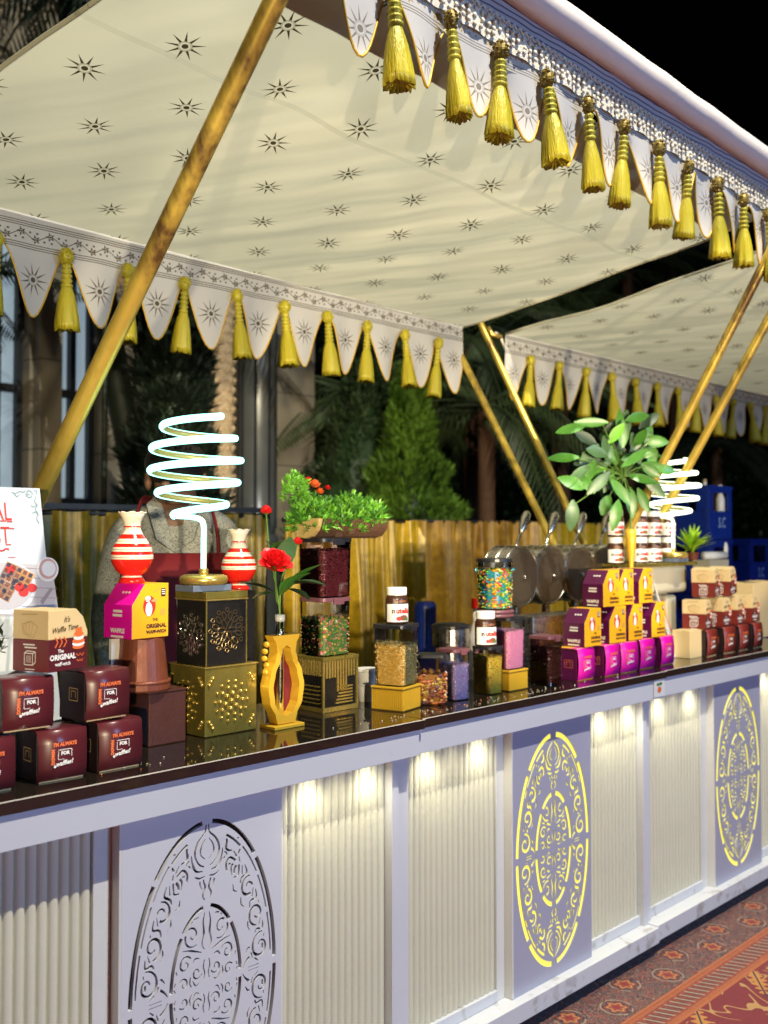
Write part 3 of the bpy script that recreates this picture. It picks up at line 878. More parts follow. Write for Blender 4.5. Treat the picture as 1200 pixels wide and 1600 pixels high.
def canopy(label, ua, ub, f_per, f_u0, b_per, b_u0, front_extra, front=True, skewl=0.0):
    vf, vb = 1.62, 3.04
    fz = lambda u: 2.782 - .034 * (u - 2.78)
    bz = lambda u: 2.445 - .018 * (u - 2.5) if u < 3.9 else 2.437
    t = thing('canopy', label, 'canopy', ((ua + ub) / 2, 2.37, 0), 'printed cloth canopies over the stalls')
    def roof(s, q):
        v = vf + (vb - vf) * q
        l = ua + skewl * max(0, (vb - v)) ; u = l + (ub - l) * s
        zf_, zb_ = fz(u) - .012, bz(u) + .102
        z = zf_ + (zb_ - zf_) * q
        z += .004 * math.sin((u * 1.5 + v * 1.1) * 9) * math.sin(PI * q) * (.4 + .6 * math.sin(u * 2.1) ** 2) - .030 * math.sin(PI * q) * (0.5 + 0.5 * math.sin(PI * s)) + .006 * math.sin(u * 9 + v * 5) * math.sin(PI * q) + .004 * math.sin(u * 17 - v * 8) * math.sin(PI * q)
        return (u, v, z)
    MB().grid(roof, 60, 34).build('roof_cloth', M['canopy'], t, smooth=True, world=True)
    for s in (0, 1):
        MB().tube([roof(s, i / 12) for i in range(13)], .006, 6).build('roof_hem', M['canopy'], t, smooth=True, world=True)
    # back valance
    vm = valance_cloth('back_valance_print', 2.445 if ua < 3.9 else 2.437, b_per, b_u0, False)
    vo = valance(t, 'back_valance', ua, ub, vb + .004, bz, b_per, b_u0, .225, vm, .108, .003)
    k0 = math.ceil((ua - b_u0) / b_per); us = []
    while b_u0 + k0 * b_per < ub - .02: us.append(b_u0 + k0 * b_per - .018); k0 += 1
    add_tassels(vo, us, vb - .025, lambda u: bz(u) + .012, False)
    if front:
        ue = ub + front_extra; uf = max(ua, 1.505)
        fm = valance_cloth('front_valance_print', 2.782, f_per, f_u0, True)
        vo = valance(t, 'front_valance', uf, ue, vf - .004, fz, f_per, f_u0, .192, fm, .060, .0035)
        f_t0 = pv(703, 38, vf - .032).x; f_tp = (pv(1162, 320, vf - .032).x - f_t0) / 8; k0 = math.ceil((uf + .1 - f_t0) / f_tp); us = []
        while f_t0 + k0 * f_tp < ue - .02: us.append(f_t0 + k0 * f_tp); k0 += 1
        add_tassels(vo, us, vf - .032, lambda u: fz(u) + .018, True)
        # lace
        def lz(s, q):
            u = uf + (ue - uf) * s; return (u, vf - .012 - .004 * math.sin(u * 60), fz(u) + .026 + .062 * q + (.006 * abs(math.sin(u * 52)) if q > .5 else 0))
        lo = MB().grid(lz, 260, 2).build('lace_band', M['lace'], t, smooth=True, world=True)
        kn = MB(); u = uf + .01
        while u < ue:
            for zz in (.078, .060, .042):
                uu = u + R.uniform(-.004, .004); kn.ball((uu, vf - .018, fz(u) + zz + R.uniform(-.004, .004)), (.0075, .004, .0075), 6, 4)
            kn.tube([(u - .012, vf - .02, fz(u) + .088), (u, vf - .022, fz(u) + .098), (u + .012, vf - .02, fz(u) + .088)], .0035, 5)
            u += .0262
        ko = kn.build('crochet_knots', M['lace'], lo, smooth=True, world=True); ko['kind'] = 'stuff'
        # lined cloth and canvas roll above
        MB().grid(lambda s, q: (uf + (ue - uf) * s, vf + .004 - .03 * q * q, fz(uf + (ue - uf) * s) + .07 + .09 * q), 40, 4).build('lined_cloth', M['stripes'], t, smooth=True, world=True)
        pts = [(uf + (ue - uf) * i / 24, vf - .035 + .0015 * math.sin(i * 1.7), fz(uf + (ue - uf) * i / 24) + .190 + .0012 * math.sin(i * 2.3)) for i in range(25)]
        MB().tube(pts, .046, 20).build('canvas_roll', M['roll'], t, smooth=True, world=True)
    return t
c1 = canopy('large cream canopy printed with dark suns over the near counters', 1.02, 3.72, .2115, 1.722, .2313, 1.452, .20, True, .16)
c2 = canopy('second cream canopy printed with suns beyond the gap at right', 4.05, 7.3, .2115, 1.722, .2557, 4.245, 0, True, 0)
def pole(parent, a, b, r=.019, ext0=0.0, ext1=0.0, name='pole'):
    a, b = Vector(a), Vector(b); d = (b - a).normalized(); a2 = a - d * ext0; b2 = b + d * ext1
    n = 14; pts = [a2.lerp(b2, i / n) for i in range(n + 1)]
    return MB().tube(pts, r, 20).build(name, M['pole'], parent, smooth=True, world=True)
def brass_pole():
    t = T('scratched_brass', 0.3, 0.55); x, y, z = t.pos()
    n = t.noise(5, 4); n2 = t.noise(60, 3, stretch=(1, 1, .3))
    up = ((z - 2.12 + n * 0.25) * 5).clamp()
    c = t.mix(n2, (0.62, 0.45, 0.07), (0.78, 0.58, 0.12))
    wear = ((n2 * 0.35 + n * 0.65 - 0.42) * 5).clamp() * up
    t.color(t.mix(wear, c, (0.15, 0.085, 0.03)))
    t.roughN(n2 * 0.25 + 0.22); return t.m
M['pole'] = brass_pole()
# near front pole, runs from behind the menu card up past the front edge
T1 = pv(430, 0, 1.585); B1 = pv(62, 770, 2.45)
pole(c1, B1, T1, .0235, .45, .22)
# V of poles at the right end of the near canopy
pole(c1, pu(1040, 715, 3.74), pu(1195, 410, 3.74), .018, .65, .22)
pole(c1, pu(860, 840, 3.72), pu(727, 570, 3.72), .0165, .36, .20)
pole(c2, pu(1075, 730, 3.98), pu(1200, 500, 3.98), .018, .62, .50)
pole(c2, pu(885, 790, 3.98), pu(748, 500, 3.98), .0165, .42, .05)
for par, u in ((c1, 3.73), (c2, 3.98)):
    MB().tube([(u, 2.47, 0), (u, 2.47, 1.28)], .022, 16).build('post', M['pole'], par, smooth=True, world=True)
    MB().ball((u, 2.43, 1.26), (.03, .05, .03), 12, 8).build('pole_joint', M['gold'], par, smooth=True, world=True)
MB().tube([(1.03, 2.75, 0), (1.03, 2.75, 1.3)], .022, 16).build('post', M['pole'], c1, smooth=True, world=True)
k = pu(768, 522, 3.98)
MB().tube([k + Vector((-.0, .02, .035)), k, k + Vector((.05, -.02, -.01))], .012, 8).build('tie_knot', M['gold'], c2, smooth=True, world=True)
MB().tube([k + Vector((.03, 0, .01)), k + Vector((.07, 0, .0)), pv(795, 560, 3.05)], .006, 6).build('tie_rope', M['roll'], c2, smooth=True, world=True)
# ================================================================ goods on the counter
FX = lambda o: face_M(o, (1, 0, 0), (0, 0, 1))          # a face looking towards the camera side (-y)
FL = lambda o: face_M(o, (0, -1, 0), (0, 0, 1))         # a face looking left (-x)
# ---- closed sleeve boxes
def sleeve_box(name, label, col, side, w=.110, h=.107, d=.098, big=True, edge=None):
    t = thing(name, label, 'box', (0, 0, 0))
    bx = MB(); bx.box(-w / 2 + .002, w / 2 - .002, .004, d, 0, h - .004)
    bo = bx.build('box_body', side, t, bevel=.0015)
    hd = MB()
    prof = [(d * .75, h - .002), (d * .3, h - .001), (.006, h - .001), (-.001, h - .005), (-.0045, h * .72), (-.006, h * .5), (-.0045, h * .26), (-.001, .005), (.004, .001)]
    n = len(prof)
    for i, (y, z) in enumerate(prof): pass
    vs = []
    for (y, z) in prof:
        hw = w / 2 * (1 - .02 * math.sin(PI * min(1, max(0, z / h)))) 
        vs += [(-hw, y, z), (hw, y, z)]
    hd.add(vs, [(2 * i, 2 * i + 1, 2 * i + 3, 2 * i + 2) for i in range(n - 1)])
    sl = hd.build('sleeve', col, t, smooth=True, solid=.0012)
    MB().box(-w / 2 + .006, w / 2 - .006, .0005, .003, .0005, .003).build('lower_edge', edge or M['cardcream'], t)
    p = MB(); y = -.0078
    A = face_M((0, y, h * .5), (1, 0, 0), (0, 0, 1))
    s = w
    text_into(p, "I'M ALWAYS", s * .098, A @ Matrix.Translation((.004, s * .20, 0)), 0, .0006, sx=.88)
    text_into(p, "DOWN", s * .085, A @ Matrix.Translation((-s * .20, -s * .02, 0)) @ Matrix.Rotation(PI / 2, 4, 'Z'), 0, .0008)
    text_into(p, "FOR", s * .09, A @ Matrix.Translation((s * .04, s * .03, 0)), 1, .0005)
    line_into(p, [(-s * .10, s * .10), (s * .17, s * .10), (s * .17, -s * .04)], .0012, A, 1)
    line_into(p, [(-s * .10, s * .08), (-s * .10, -s * .08), (s * .02, -s * .08)], .0010, A, 1)
    text_into(p, "waffles!", s * .115, A @ Matrix.Translation((s * .02, -s * .15, 0)) @ Matrix.Rotation(.10, 4, 'Z'), 1, .0004, shear=.3)
    disc_into(p, (-s * .165, -s * .20), .003, .003, A, 1, 8)
    p.build('lettering', [M['ink_o'], M['ink_w']], sl)
    q = MB(); B = FL((-w / 2 + .0015, d * .45, h * .5))
    line_into(q, [(-.016, -.012), (.016, -.012), (.016, .014), (-.016, .014), (-.016, -.012)], .0014, B, 0)
    line_into(q, [(-.008, -.006), (-.008, .008), (.008, .008), (.008, -.006)], .0014, B, 0)
    q.build('side_print', [M['ink_b'] if big else M['ink_o']], bo)
    return t
def waffle_icon(p, c, s, A, m):
    for i in range(4):
        k = -s + 2 * s * i / 3
        line_into(p, [(c[0] + k, c[1] - s * .9), (c[0] + k * .8, c[1] + s * .9)], s * .12, A, m)
        line_into(p, [(c[0] - s, c[1] + k * .9), (c[0] + s, c[1] + k * .9)], s * .12, A, m)
# ---- yellow gable boxes with magenta side, chamfered towards -x
def gable_box(name, label, w=.108, h=.132, d=.098, dark=False):
    t = thing(name, label, 'box')
    mg = M['purple'] if dark else M['magenta']
    poly = [(0, 0), (w, 0), (w, h), (.34 * w, h), (0, .62 * h)]
    mb = MB(); mb.prism(poly, 0, d, 'y', 0)
    # faces: 0 bottom, 1 right, 2 top, 3 chamfer, 4 left, 5/6 caps
    mb.mi = [1, 1, 0, 1, 1, 0, 0]
    bo = mb.build('box_body', [M['orange'], mg], t, bevel=.0012)
    p = MB(); A = FX((w / 2, -.0008, h / 2))
    disc_into(p, (-.004, .012), .019, .024, A, 0, 20)
    # plain white pictogram of a cook: a hat over a rounded apron
    A2 = FX((w / 2, -.0012, h / 2))
    disc_into(p, (-.006, .004), .0105, .017, A2, 1, 14); disc_into(p, (-.009, .030), .009, .006, A2, 1, 10); quad_into(p, -.0145, -.0045, .022, .030, A2, 1)
    disc_into(p, (.010, .024), .009, .0035, A2, 3, 10)
    quad_into(p, w / 2 - .024, w / 2 - .010, h / 2 - .032, h / 2 - .012, A, 2)
    for k in range(3): quad_into(p, w / 2 - .022, w / 2 - .012, h / 2 - .017 - k * .005, h / 2 - .0148 - k * .005, A2, 1)
    waffle_icon(p, (w / 2 - .018, -.004), .008, A, 3)
    line_into(p, spline([(.010, h / 2 - .018), (.020, h / 2 - .015), (.028, h / 2 - .010)], 3) and [(q.x, q.y) for q in spline([(.008, h / 2 - .020), (.018, h / 2 - .017), (.026, h / 2 - .012)], 3)], .0012, A, 3)
    text_into(p, "THE", .009, A @ Matrix.Translation((.014, -.022, 0)), 2, .0003)
    text_into(p, "ORIGINAL", .0135, A @ Matrix.Translation((.018, -.037, 0)), 2, .0007)
    text_into(p, "WAFF-WICH", .0108, A @ Matrix.Translation((.018, -.051, 0)), 2, .0006)
    p.build('front_print', [M['ink_r'], M['ink_w'], M['ink_d'], M['ink_b']], bo)
    q = MB(); B = FL((-.0008, d / 2, h * .31))
    text_into(q, "WAFFLE", .014, B @ Matrix.Translation((0, -.022, 0)), 0, .0008)
    quad_into(q, -.024, .022, -.038, -.033, B, 0)
    for k in range(2): quad_into(q, -.018 + k * .002, .017, .012 + k * .010, .018 + k * .010, B, 0)
    cd = Vector((.34 * w, 0, h * .38)).normalized()
    Cc = face_M((.17 * w - .0012, d / 2, h * .81 + .0008), (0, -1, 0), cd)
    for k in (-1, 0, 1): disc_into(q, (.006 + k * .011, .004), .0042, .0035, Cc, 0, 10)
    q.build('side_print', [M['ink_w']], bo)['kind'] = 'stuff'
    return t
# ---- cream over maroon gable boxes, chamfered towards +x
def cream_box(name, label, w=.110, h=.128, d=.104):
    t = thing(name, label, 'box')
    lo = MB().prism([(0, 0), (w, 0), (w, .52 * h), (0, .52 * h)], 0, d, 'y', 0); lo.mi = [0, 0, 0, 1, 0, 0]
    lb = lo.build('box_body', [M['maroon'], M['maroon_r']], t, bevel=.001)
    up = MB().prism([(0, .522 * h), (w, .522 * h), (w, .62 * h), (.88 * w, .86 * h), (.70 * w, h), (0, h)], 0, d, 'y', 0)
    ub = up.build('box_lid', M['cardcream'], t, bevel=.0015)
    p = MB(); A = FX((w / 2, -.0012, h / 2))
    text_into(p, "It's", .016, A @ Matrix.Translation((-.006, .043, 0)), 0, .0002, .35, .9)
    text_into(p, "Waffle Time...", .0155, A @ Matrix.Translation((-.006, .024, 0)) @ Matrix.Rotation(.08, 4, 'Z'), 0, .0002, .35, .95)
    p.build('lid_print', [M['ink_d']], ub)
    q = MB()
    for k in range(3):
        x = -.038 + k * .012; line_into(q, [(x, .008), (x + .008, -.003), (x, -.014)], .0028, A, 0)
    for k, (rx, zz, m) in enumerate(((.017, -.016, 0), (.018, -.010, 1), (.018, -.004, 0), (.015, .003, 1), (.014, .010, 0), (.010, .018, 0))):
        disc_into(q, (.027, zz), rx, .006, FX((w / 2, -.0012 - k * .0003, h / 2)), m, 14)
    text_into(q, "The", .010, A @ Matrix.Translation((-.022, -.022, 0)), 1, .0003)
    text_into(q, "ORIGINAL", .0155, A @ Matrix.Translation((-.016, -.035, 0)), 1, .0007)
    text_into(q, "waff-wich", .011, A @ Matrix.Translation((-.016, -.049, 0)), 1, .0003)
    line_into(q, [(.020 + .003 * i, -.034 + .003 * math.sin(i * 1.9)) for i in range(9)], .0013, A, 0)
    line_into(q, [(.022 + .003 * i, -.046 + .003 * math.sin(i * 2.3)) for i in range(7)], .0013, A, 0)
    # left face
    B = FL((-.0012, d / 2, h / 2))
    line_into(q, [(-.020, -.008), (.014, -.008)], .003, B, 1); line_into(q, [(-.016, -.014), (.020, -.014)], .003, B, 1)
    c = [(-.016, -.050), (.008, -.050), (.008, -.026), (-.016, -.026), (-.016, -.050)]; line_into(q, c, .0022, B, 1)
    line_into(q, [(.008, -.050), (.016, -.044), (.016, -.022), (.008, -.026)], .0022, B, 1); line_into(q, [(-.016, -.026), (-.008, -.021), (.016, -.022)], .0022, B, 1)
    waffle_icon(q, (-.004, -.038), .007, B, 1); line_into(q, [(-.014, -.059), (.014, -.059)], .002, B, 1)
    q.build('body_print', [M['ink_o'], M['ink_w']], lb)['kind'] = 'stuff'
    r = MB()
    line_into(r, [(-.026, .054), (.020, .056)], .002, B, 0)
    line_into(r, [(-.024, .034), (-.020, .014), (.010, .006), (.022, .030), (.004, .040), (-.024, .034)], .0012, B, 0)
    for k in range(3): line_into(r, [(-.014 + .009 * k, .014), (-.010 + .009 * k, .036)], .001, B, 0)
    line_into(r, [(.020 * math.cos(a_), .026 + .014 * math.sin(a_)) for a_ in [i * .4 for i in range(3, 14)]], .001, B, 0)
    r.build('lid_side_print', [M['ink_b']], ub)
    return t
def put(o, u, v, z, rot=0.0): o.location = (u, v, z); o.rotation_euler = (0, 0, math.radians(rot))

# near stack of maroon sleeve boxes
s0 = sleeve_box('sleeve_box', 'maroon sleeve box lowest and rightmost of the near stack', M['maroon'], M['maroon_d'], d=.10)
v = 1.965; W = .108
put(s0, pv(152, 1200, v).x + W / 2, v, ZT, 1)
G1 = 'maroon sleeve boxes stacked at the near left'
s0['group'] = G1
s1 = copy_tree(s0, label='maroon sleeve box in the middle of the near stack lower row', group=G1); put(s1, pv(58, 1220, v).x + W / 2, v, ZT, -2)
s2 = copy_tree(s0, label='maroon sleeve box cut by the left frame edge, lower row', group=G1); put(s2, pv(22, 1225, v).x - W / 2, v, ZT, 1)
s3 = copy_tree(s0, label='maroon sleeve box on the upper row, right of the cream box', group=G1); put(s3, pv(130, 1135, v).x + W / 2 + .002, v, ZT + .1125, 3)
s4 = copy_tree(s0, label='maroon sleeve box on the upper row, under the cream waffle box', group=G1); put(s4, pv(5, 1150, v).x + W / 2, v + .006, ZT + .1125, -2)
s5 = copy_tree(s0, label='maroon sleeve box standing behind the near lower row', group=G1); put(s5, pv(205, 1150, 2.075).x - W / 2 + .0, 2.11, ZT, 0)
cb = cream_box('waffle_box', 'cream and maroon waffle box standing on the near maroon stack')
c = pv(75, 1063, 1.962); put(cb, c.x, 1.962, ZT + .2245, 15)

# menu card
t = thing('menu_card', 'tall white menu card with waffle photo leaning behind the boxes', 'menu card', (.6, 2.17, ZT))
vt, vb_ = 2.26, 2.10
tr_ = pv(62, 763, vt); ur = tr_.x; zt_ = tr_.z; br = pv(103, 1130, vb_).x
ul = ur - .42
Lc = Vector((ur - ul, 0, 0)); hgt = math.hypot(zt_ - ZT - .003, vt - vb_)
upd = Vector(((ur - br), vt - vb_, zt_ - ZT - .003)); H = upd.length; upn = upd.normalized()
nrm = Vector((1, 0, 0)).cross(upn).normalized()
org = Vector((br, vb_, ZT + .003))
def cpt(x, y, k=0.0): return org + Vector((1, 0, 0)) * x + upn * y + nrm * k      # x negative to the left, y up the card
cmb = MB(); q = [cpt(-.42, 0), cpt(0, 0), cpt(0, H), cpt(-.42, H)]; q2 = [p - nrm * .004 for p in q]
cmb.add(q + q2, [(0, 1, 2, 3), (7, 6, 5, 4), (0, 4, 5, 1), (1, 5, 6, 2), (2, 6, 7, 3), (3, 7, 4, 0)])
M['card'] = plain('pale_blue_card', (0.58, 0.63, 0.68), 0.35, var=0.03)
cbo = cmb.build('card_board', M['card'], t, world=True)
CM = face_M(cpt(0, 0, .0012), (1, 0, 0), upn); CM2 = face_M(cpt(0, 0, .0018), (1, 0, 0), upn); CM3 = face_M(cpt(0, 0, .0024), (1, 0, 0), upn); CM4 = face_M(cpt(0, 0, .003), (1, 0, 0), upn)
# inverse helper: pixel -> card coordinates
def card_xy(px, py):
    d = Vector(ray(px, py)); o = Vector((0, 0, CAMZ)); tt = (org - o).dot(nrm) / d.dot(nrm); p = o + d * tt - org
    return (p.x - upn.x * (p.dot(upn) - upn.x * p.x) / (1 - upn.x ** 2), (p.dot(upn) - upn.x * p.x) / (1 - upn.x ** 2))
pr = MB()
def card_text(s, px, py, size, m, sx=.85, bold=.0):
    x, y = card_xy(px, py); text_into(pr, s, size, CM @ Matrix.Translation((x, y, 0)), m, bold, sx=sx)
card_text('AL', 3, 801, .062, 0, .62); card_text('ST', 3, 838, .058, 0, .62)
for (a, b) in (((-2, 814), (9, 814.5)), ((10, 815), (19, 815.2)), ((0, 825), (22, 826)), ((9, 851), (17, 851))):
    line_into(pr, [card_xy(*a), card_xy(*b)], .0025, CM, 0)
line_into(pr, [card_xy(-4, 860), card_xy(3, 861), card_xy(10, 857), card_xy(14, 859)], .0035, CM, 0)
line_into(pr, [card_xy(12, 871), card_xy(24, 871)], .0014, CM, 0)
for arc_ in ([(18, 769), (24, 771), (30, 768), (36, 769), (40, 767)], [(22, 772), (27, 776), (30, 772)], [(40, 771), (42, 776), (48, 777), (50, 771), (46, 767), (42, 768), (43, 773), (47, 773)], [(56, 776), (54, 784), (58, 790), (55, 796), (59, 803), (57, 810), (61, 818)], [(48, 790), (53, 792), (57, 789)], [(50, 802), (56, 800), (60, 806)], [(53, 766), (57, 768), (56, 773)]):
    line_into(pr, [card_xy(*(p.x, p.y)) for p in spline(arc_, 5)], .0016, CM, 1)
# photograph printed on the card: table boards, plate, waffle pieces, berries, cup
def poly_print(pts, A, m): pr.add([(*card_xy(*p), 0) for p in pts], [tuple(range(len(pts)))], m, A)
poly_print([(-60, 875), (81, 884), (92, 962), (-60, 962)][::-1], CM, 2)
for k in range(5): line_into(pr, [card_xy(-20, 885 + 15 * k), card_xy(84 + 2 * k, 890 + 15 * k)], .0016, CM2, 3)
def ell(px, py, rx, ry, A, m, n=22):
    pr.add([(*card_xy(px + rx * math.cos(2 * PI * i / n), py - ry * math.sin(2 * PI * i / n)), 0) for i in range(n)], [tuple(range(n - 1, -1, -1)) if False else tuple(range(n))], m, A)
ell(8, 918, 48, 42, CM2, 4); ell(8, 916, 43, 37, CM3, 2)
ell(74, 890, 17, 19, CM2, 4); ell(74, 889, 14, 16, CM3, 5); ell(75, 889, 11, 12, CM4, 4)
poly_print([(62, 940), (78, 918), (82, 921), (66, 945)], CM3, 3)
for (cx_, cy_, an) in ((26, 900, .45), (-2, 918, .5)):
    ca, sa = math.cos(an), math.sin(an)
    def rp(a, b): return (cx_ + a * ca - b * sa, cy_ + a * sa + b * ca)
    poly_print([rp(-24, -14), rp(24, -14), rp(24, 14), rp(-24, 14)], CM3, 6)
    for i in range(5):
        for j in range(3):
            a_, b_ = -19.5 + i * 9.5, -9.5 + j * 9.5
            poly_print([rp(a_ - 3, b_ - 3), rp(a_ + 3, b_ - 3), rp(a_ + 3, b_ + 3), rp(a_ - 3, b_ + 3)], CM4, 7 if (i + j) % 2 else 8)
for (x_, y_) in ((30, 918), (49, 919), (15, 890), (36, 926)): ell(x_, y_, 8, 7, CM4, 0, 12)
for (x_, y_) in ((20, 912), (25, 908), (32, 905), (12, 900), (6, 925)): ell(x_, y_, 3.5, 3.2, CM4, 8, 8)
pr.build('card_print', [M['ink_r'], M['ink_gr'], plain('print_board', (.50, .47, .50), .5), plain('print_board_dark', (.30, .25, .27), .5), plain('print_plate', (.72, .74, .80), .5), plain('print_cup', (.55, .33, .30), .5), plain('print_waffle', (.70, .34, .12), .5), plain('print_waffle_dark', (.22, .08, .05), .5), plain('print_berry', (.06, .045, .07), .5)], cbo, world=True)
# sprig poking in at the left edge below the photo
sp = thing('plant_sprig', 'small dark green sprig at the left frame edge before the card', 'plant', pv(-6, 1010, 2.0))
mb = MB()
for i in range(60):
    a = R.uniform(0, 2 * PI); b = R.uniform(-.3, 1.4); l = R.uniform(.015, .045); o = Vector((R.uniform(-.02, .01), R.uniform(-.015, .015), R.uniform(-.02, .03)))
    d = Vector((math.cos(a) * math.cos(b), math.sin(a) * math.cos(b), math.sin(b))) ; s = d.cross(Vector((0, .3, 1))).normalized() * .004
    mb.add([o, o + d * l * .5 + s, o + d * l, o + d * l * .5 - s], [(0, 1, 2, 3)])
l_ = mb.build('foliage', M['leaf_d'], sp); l_['kind'] = 'stuff'
MB().tube([(0, .01, -.30), (0, 0, 0)], .003, 6).build('stem', M['stem'], sp)
MB().lathe([(.022, -.02), (.028, .04), (.025, .04)], 16, (0, .01, ZT - sp.location.z + .02 + .1129 * 2)).build('pot', M['cream'], sp) if False else None

# ---- stool-like brown box, upturned pot, purple box, striped vases
def bb(name, label, cat, x0, x1, y0, y1, z0, z1, mat, bevel=.002):
    t = thing(name, label, cat, ((x0 + x1) / 2, y0, z0)); MB().box(x0, x1, y0, y1, z0, z1).build('body', mat, t, world=True, bevel=bevel); return t
uB = pv(232, 1166, 2.114).x
t = bb('riser_box', 'dark brown riser box under the upturned pot', 'box', uB, uB + .108, 2.114, 2.235, ZT, 1.166, M['brownbox'], .003)
MB().box(uB - .002, uB + .110, 2.112, 2.237, 1.1665, 1.1715).build('lid', M['brownbox'], t, world=True, bevel=.001)
pc = pv(222, 1080, 2.165); t = thing('upturned_pot', 'copper brown pot turned upside down on the brown riser', 'pot', (pc.x, 2.165, 1.172))
MB().lathe([(.066, 0), (.068, .004), (.068, .018), (.063, .020), (.062, .030), (.052, .125), (.048, .128), (.0001, .1285)], 32).build('pot_body', M['terra'], t, smooth=False, bevel=0)
MB().lathe([(.0665, .0175), (.0695, .019), (.0695, .024), (.0635, .026)], 32).build('pot_rim', M['terra'], t, smooth=True)
gb = gable_box('sandwich_box', 'magenta and yellow sandwich box on the upturned pot, under a vase', w=.112, h=.130, d=.104)
c = pv(206, 996, 2.105); put(gb, c.x, 2.105, 1.3015, 7)
t = bb('white_card_stack', 'thin white strip standing left of the upturned pot', 'card', pv(174, 1000, 2.19).x, pv(187, 1000, 2.19).x, 2.19, 2.20, ZT, zy(180, 998, 2.19), M['jarwhite'], .0)
def vase(name, label, loc, s=1.0):
    t = thing(name, label, 'vase', loc)
    seq = [(.030, 0, 0), (.033, .003, 0), (.026, .014, 1), (.022, .018, 0), (.038, .030, 0), (.047, .046, 0), (.0505, .058, 1), (.0510, .0625, 2), (.0508, .0635, 1), (.0505, .0685, 0), (.0490, .0765, 1), (.0478, .0815, 2), (.0474, .0825, 1), (.046, .087, 0), (.041, .0955, 1), (.0375, .101, 2), (.037, .102, 1), (.034, .107, 0), (.026, .118, 1), (.0225, .125, 1), (.0205, .130, 2), (.0203, .131, 1), (.020, .134, 0), (.0195, .138, 1), (.0205, .146, 1), (.024, .156, 1), (.032, .170, 1), (.030, .1705, 1), (.019, .146, 1)]
    prof = [(a * s, b * s) for a, b, c in seq]; mats = [c for a, b, c in seq]
    MB().lathe(prof, 40, mats=mats).build('vase_body', [M['red'], M['cream'], M['ink_d']], t, smooth=True)
    rim = MB(); n = 40
    rim.tube([(.0315 * s * math.cos(2 * PI * i / n) * (1 + .03 * math.sin(i * PI / 2.5)), .0315 * s * math.sin(2 * PI * i / n), .1702 * s + .0015 * math.sin(i * PI / 2.5)) for i in range(n + 1)], .0018 * s, 6)
    rim.build('rim', M['cream'], t, smooth=True)
    return t
c = pv(206, 912, 2.155); v1 = vase('striped_vase', 'red and cream striped vase on the magenta sandwich box', (c.x, 2.155, 1.4325), 1.0)
v1['group'] = 'striped vases'

# ---- gold embossed box, black filigree box, spiral lamp
def rosette(mb, A, Rr, m=0, n=12, tr=.0016):
    def loop(cx, cy, rx, ry, rot):
        pts = []
        for i in range(13):
            a = 2 * PI * i / 12; x = rx * math.cos(a); y = ry * math.sin(a)
            pts.append(A @ Vector((cx + x * math.cos(rot) - y * math.sin(rot), cy + x * math.sin(rot) + y * math.cos(rot), .001)))
        mb.tube(pts, tr, 5, m, caps=False)
    for k in range(6): a = 2 * PI * k / 6; loop(Rr * .30 * math.cos(a), Rr * .30 * math.sin(a), Rr * .22, Rr * .11, a)
    for k in range(n): a = 2 * PI * (k + .5) / n; loop(Rr * .66 * math.cos(a), Rr * .66 * math.sin(a), Rr * .17, Rr * .10, a)
    for k in range(n): a = 2 * PI * k / n; loop(Rr * .90 * math.cos(a), Rr * .90 * math.sin(a), Rr * .09, Rr * .09, a)
    loop(0, 0, Rr * .10, Rr * .10, 0)
def bosses(mb, A, Rr, m=0):
    for ring, n, s in ((.0, 1, .16), (.34, 6, .15), (.62, 10, .12), (.88, 14, .09)):
        for k in range(n):
            a = 2 * PI * k / n + ring; c = A @ Vector((Rr * ring * math.cos(a), Rr * ring * math.sin(a), .0005)); 
            mb.ball((c.x, c.y, c.z), Rr * s * .75, 8, 6, m)
    for sx in (-1, 1):
        for sy in (-1, 1):
            for k in range(3):
                c = A @ Vector((sx * Rr * (1.02 + .1 * k), sy * Rr * (.98 - .14 * k + .1), .0005)); mb.ball((c.x, c.y, c.z), Rr * .085, 8, 6, m)
g0 = pv(320, 1150, 2.105).x; gw = .166; gd = .165
t = thing('embossed_gold_box', 'shiny gold box with embossed flowers under the black filigree box', 'box', (g0 + gw / 2, 2.105, ZT))
MB().box(g0, g0 + gw, 2.105, 2.105 + gd, ZT + .001, 1.212).build('box_body', M['gold_d'], t, world=True, bevel=.0025)
e = MB(); bosses(e, FX((g0 + gw / 2, 2.104, 1.125)), .058); e.build('embossed_front', M['gold'], t, smooth=True, world=True)['kind'] = 'stuff'
e = MB(); bosses(e, FL((g0 - .001, 2.105 + gd / 2, 1.125)), .058); e.build('embossed_side', M['gold'], t, smooth=True, world=True)['kind'] = 'stuff'
MB().box(g0 - .003, g0 + gw + .003, 2.102, 2.108 + gd, 1.2125, 1.216).build('top_plate', M['gold'], t, world=True, bevel=.0008)
b0 = pv(322, 1045, 2.112).x; bw = .128; bd = .128; bt = 1.404
t = thing('filigree_box', 'tall black filigree box with gold rim carrying the near lamp', 'box', (b0 + bw / 2, 2.112, 1.2165))
bo = MB().box(b0, b0 + bw, 2.112, 2.112 + bd, 1.2165, bt - .018).build('box_body', M['black'], t, world=True, bevel=.002)
MB().box(b0 - .003, b0 + bw + .003, 2.109, 2.115 + bd, bt - .0175, bt).build('lid', M['gold_d'], t, world=True, bevel=.0015)
MB().box(b0 - .0035, b0 + bw + .0035, 2.1085, 2.1155 + bd, bt - .022, bt - .0178).build('lid_rim', M['gold'], t, world=True)
e = MB(); rosette(e, FX((b0 + bw / 2, 2.1115, 1.305)), .058); e.build('filigree', plain('antique_brass', (.16, .11, .05), .35, .8), bo, world=True)
e = MB(); rosette(e, FL((b0 - .0005, 2.112 + bd * .5, 1.295)), .056, tr=.0019); e.build('filigree', M['steel'], bo, world=True)
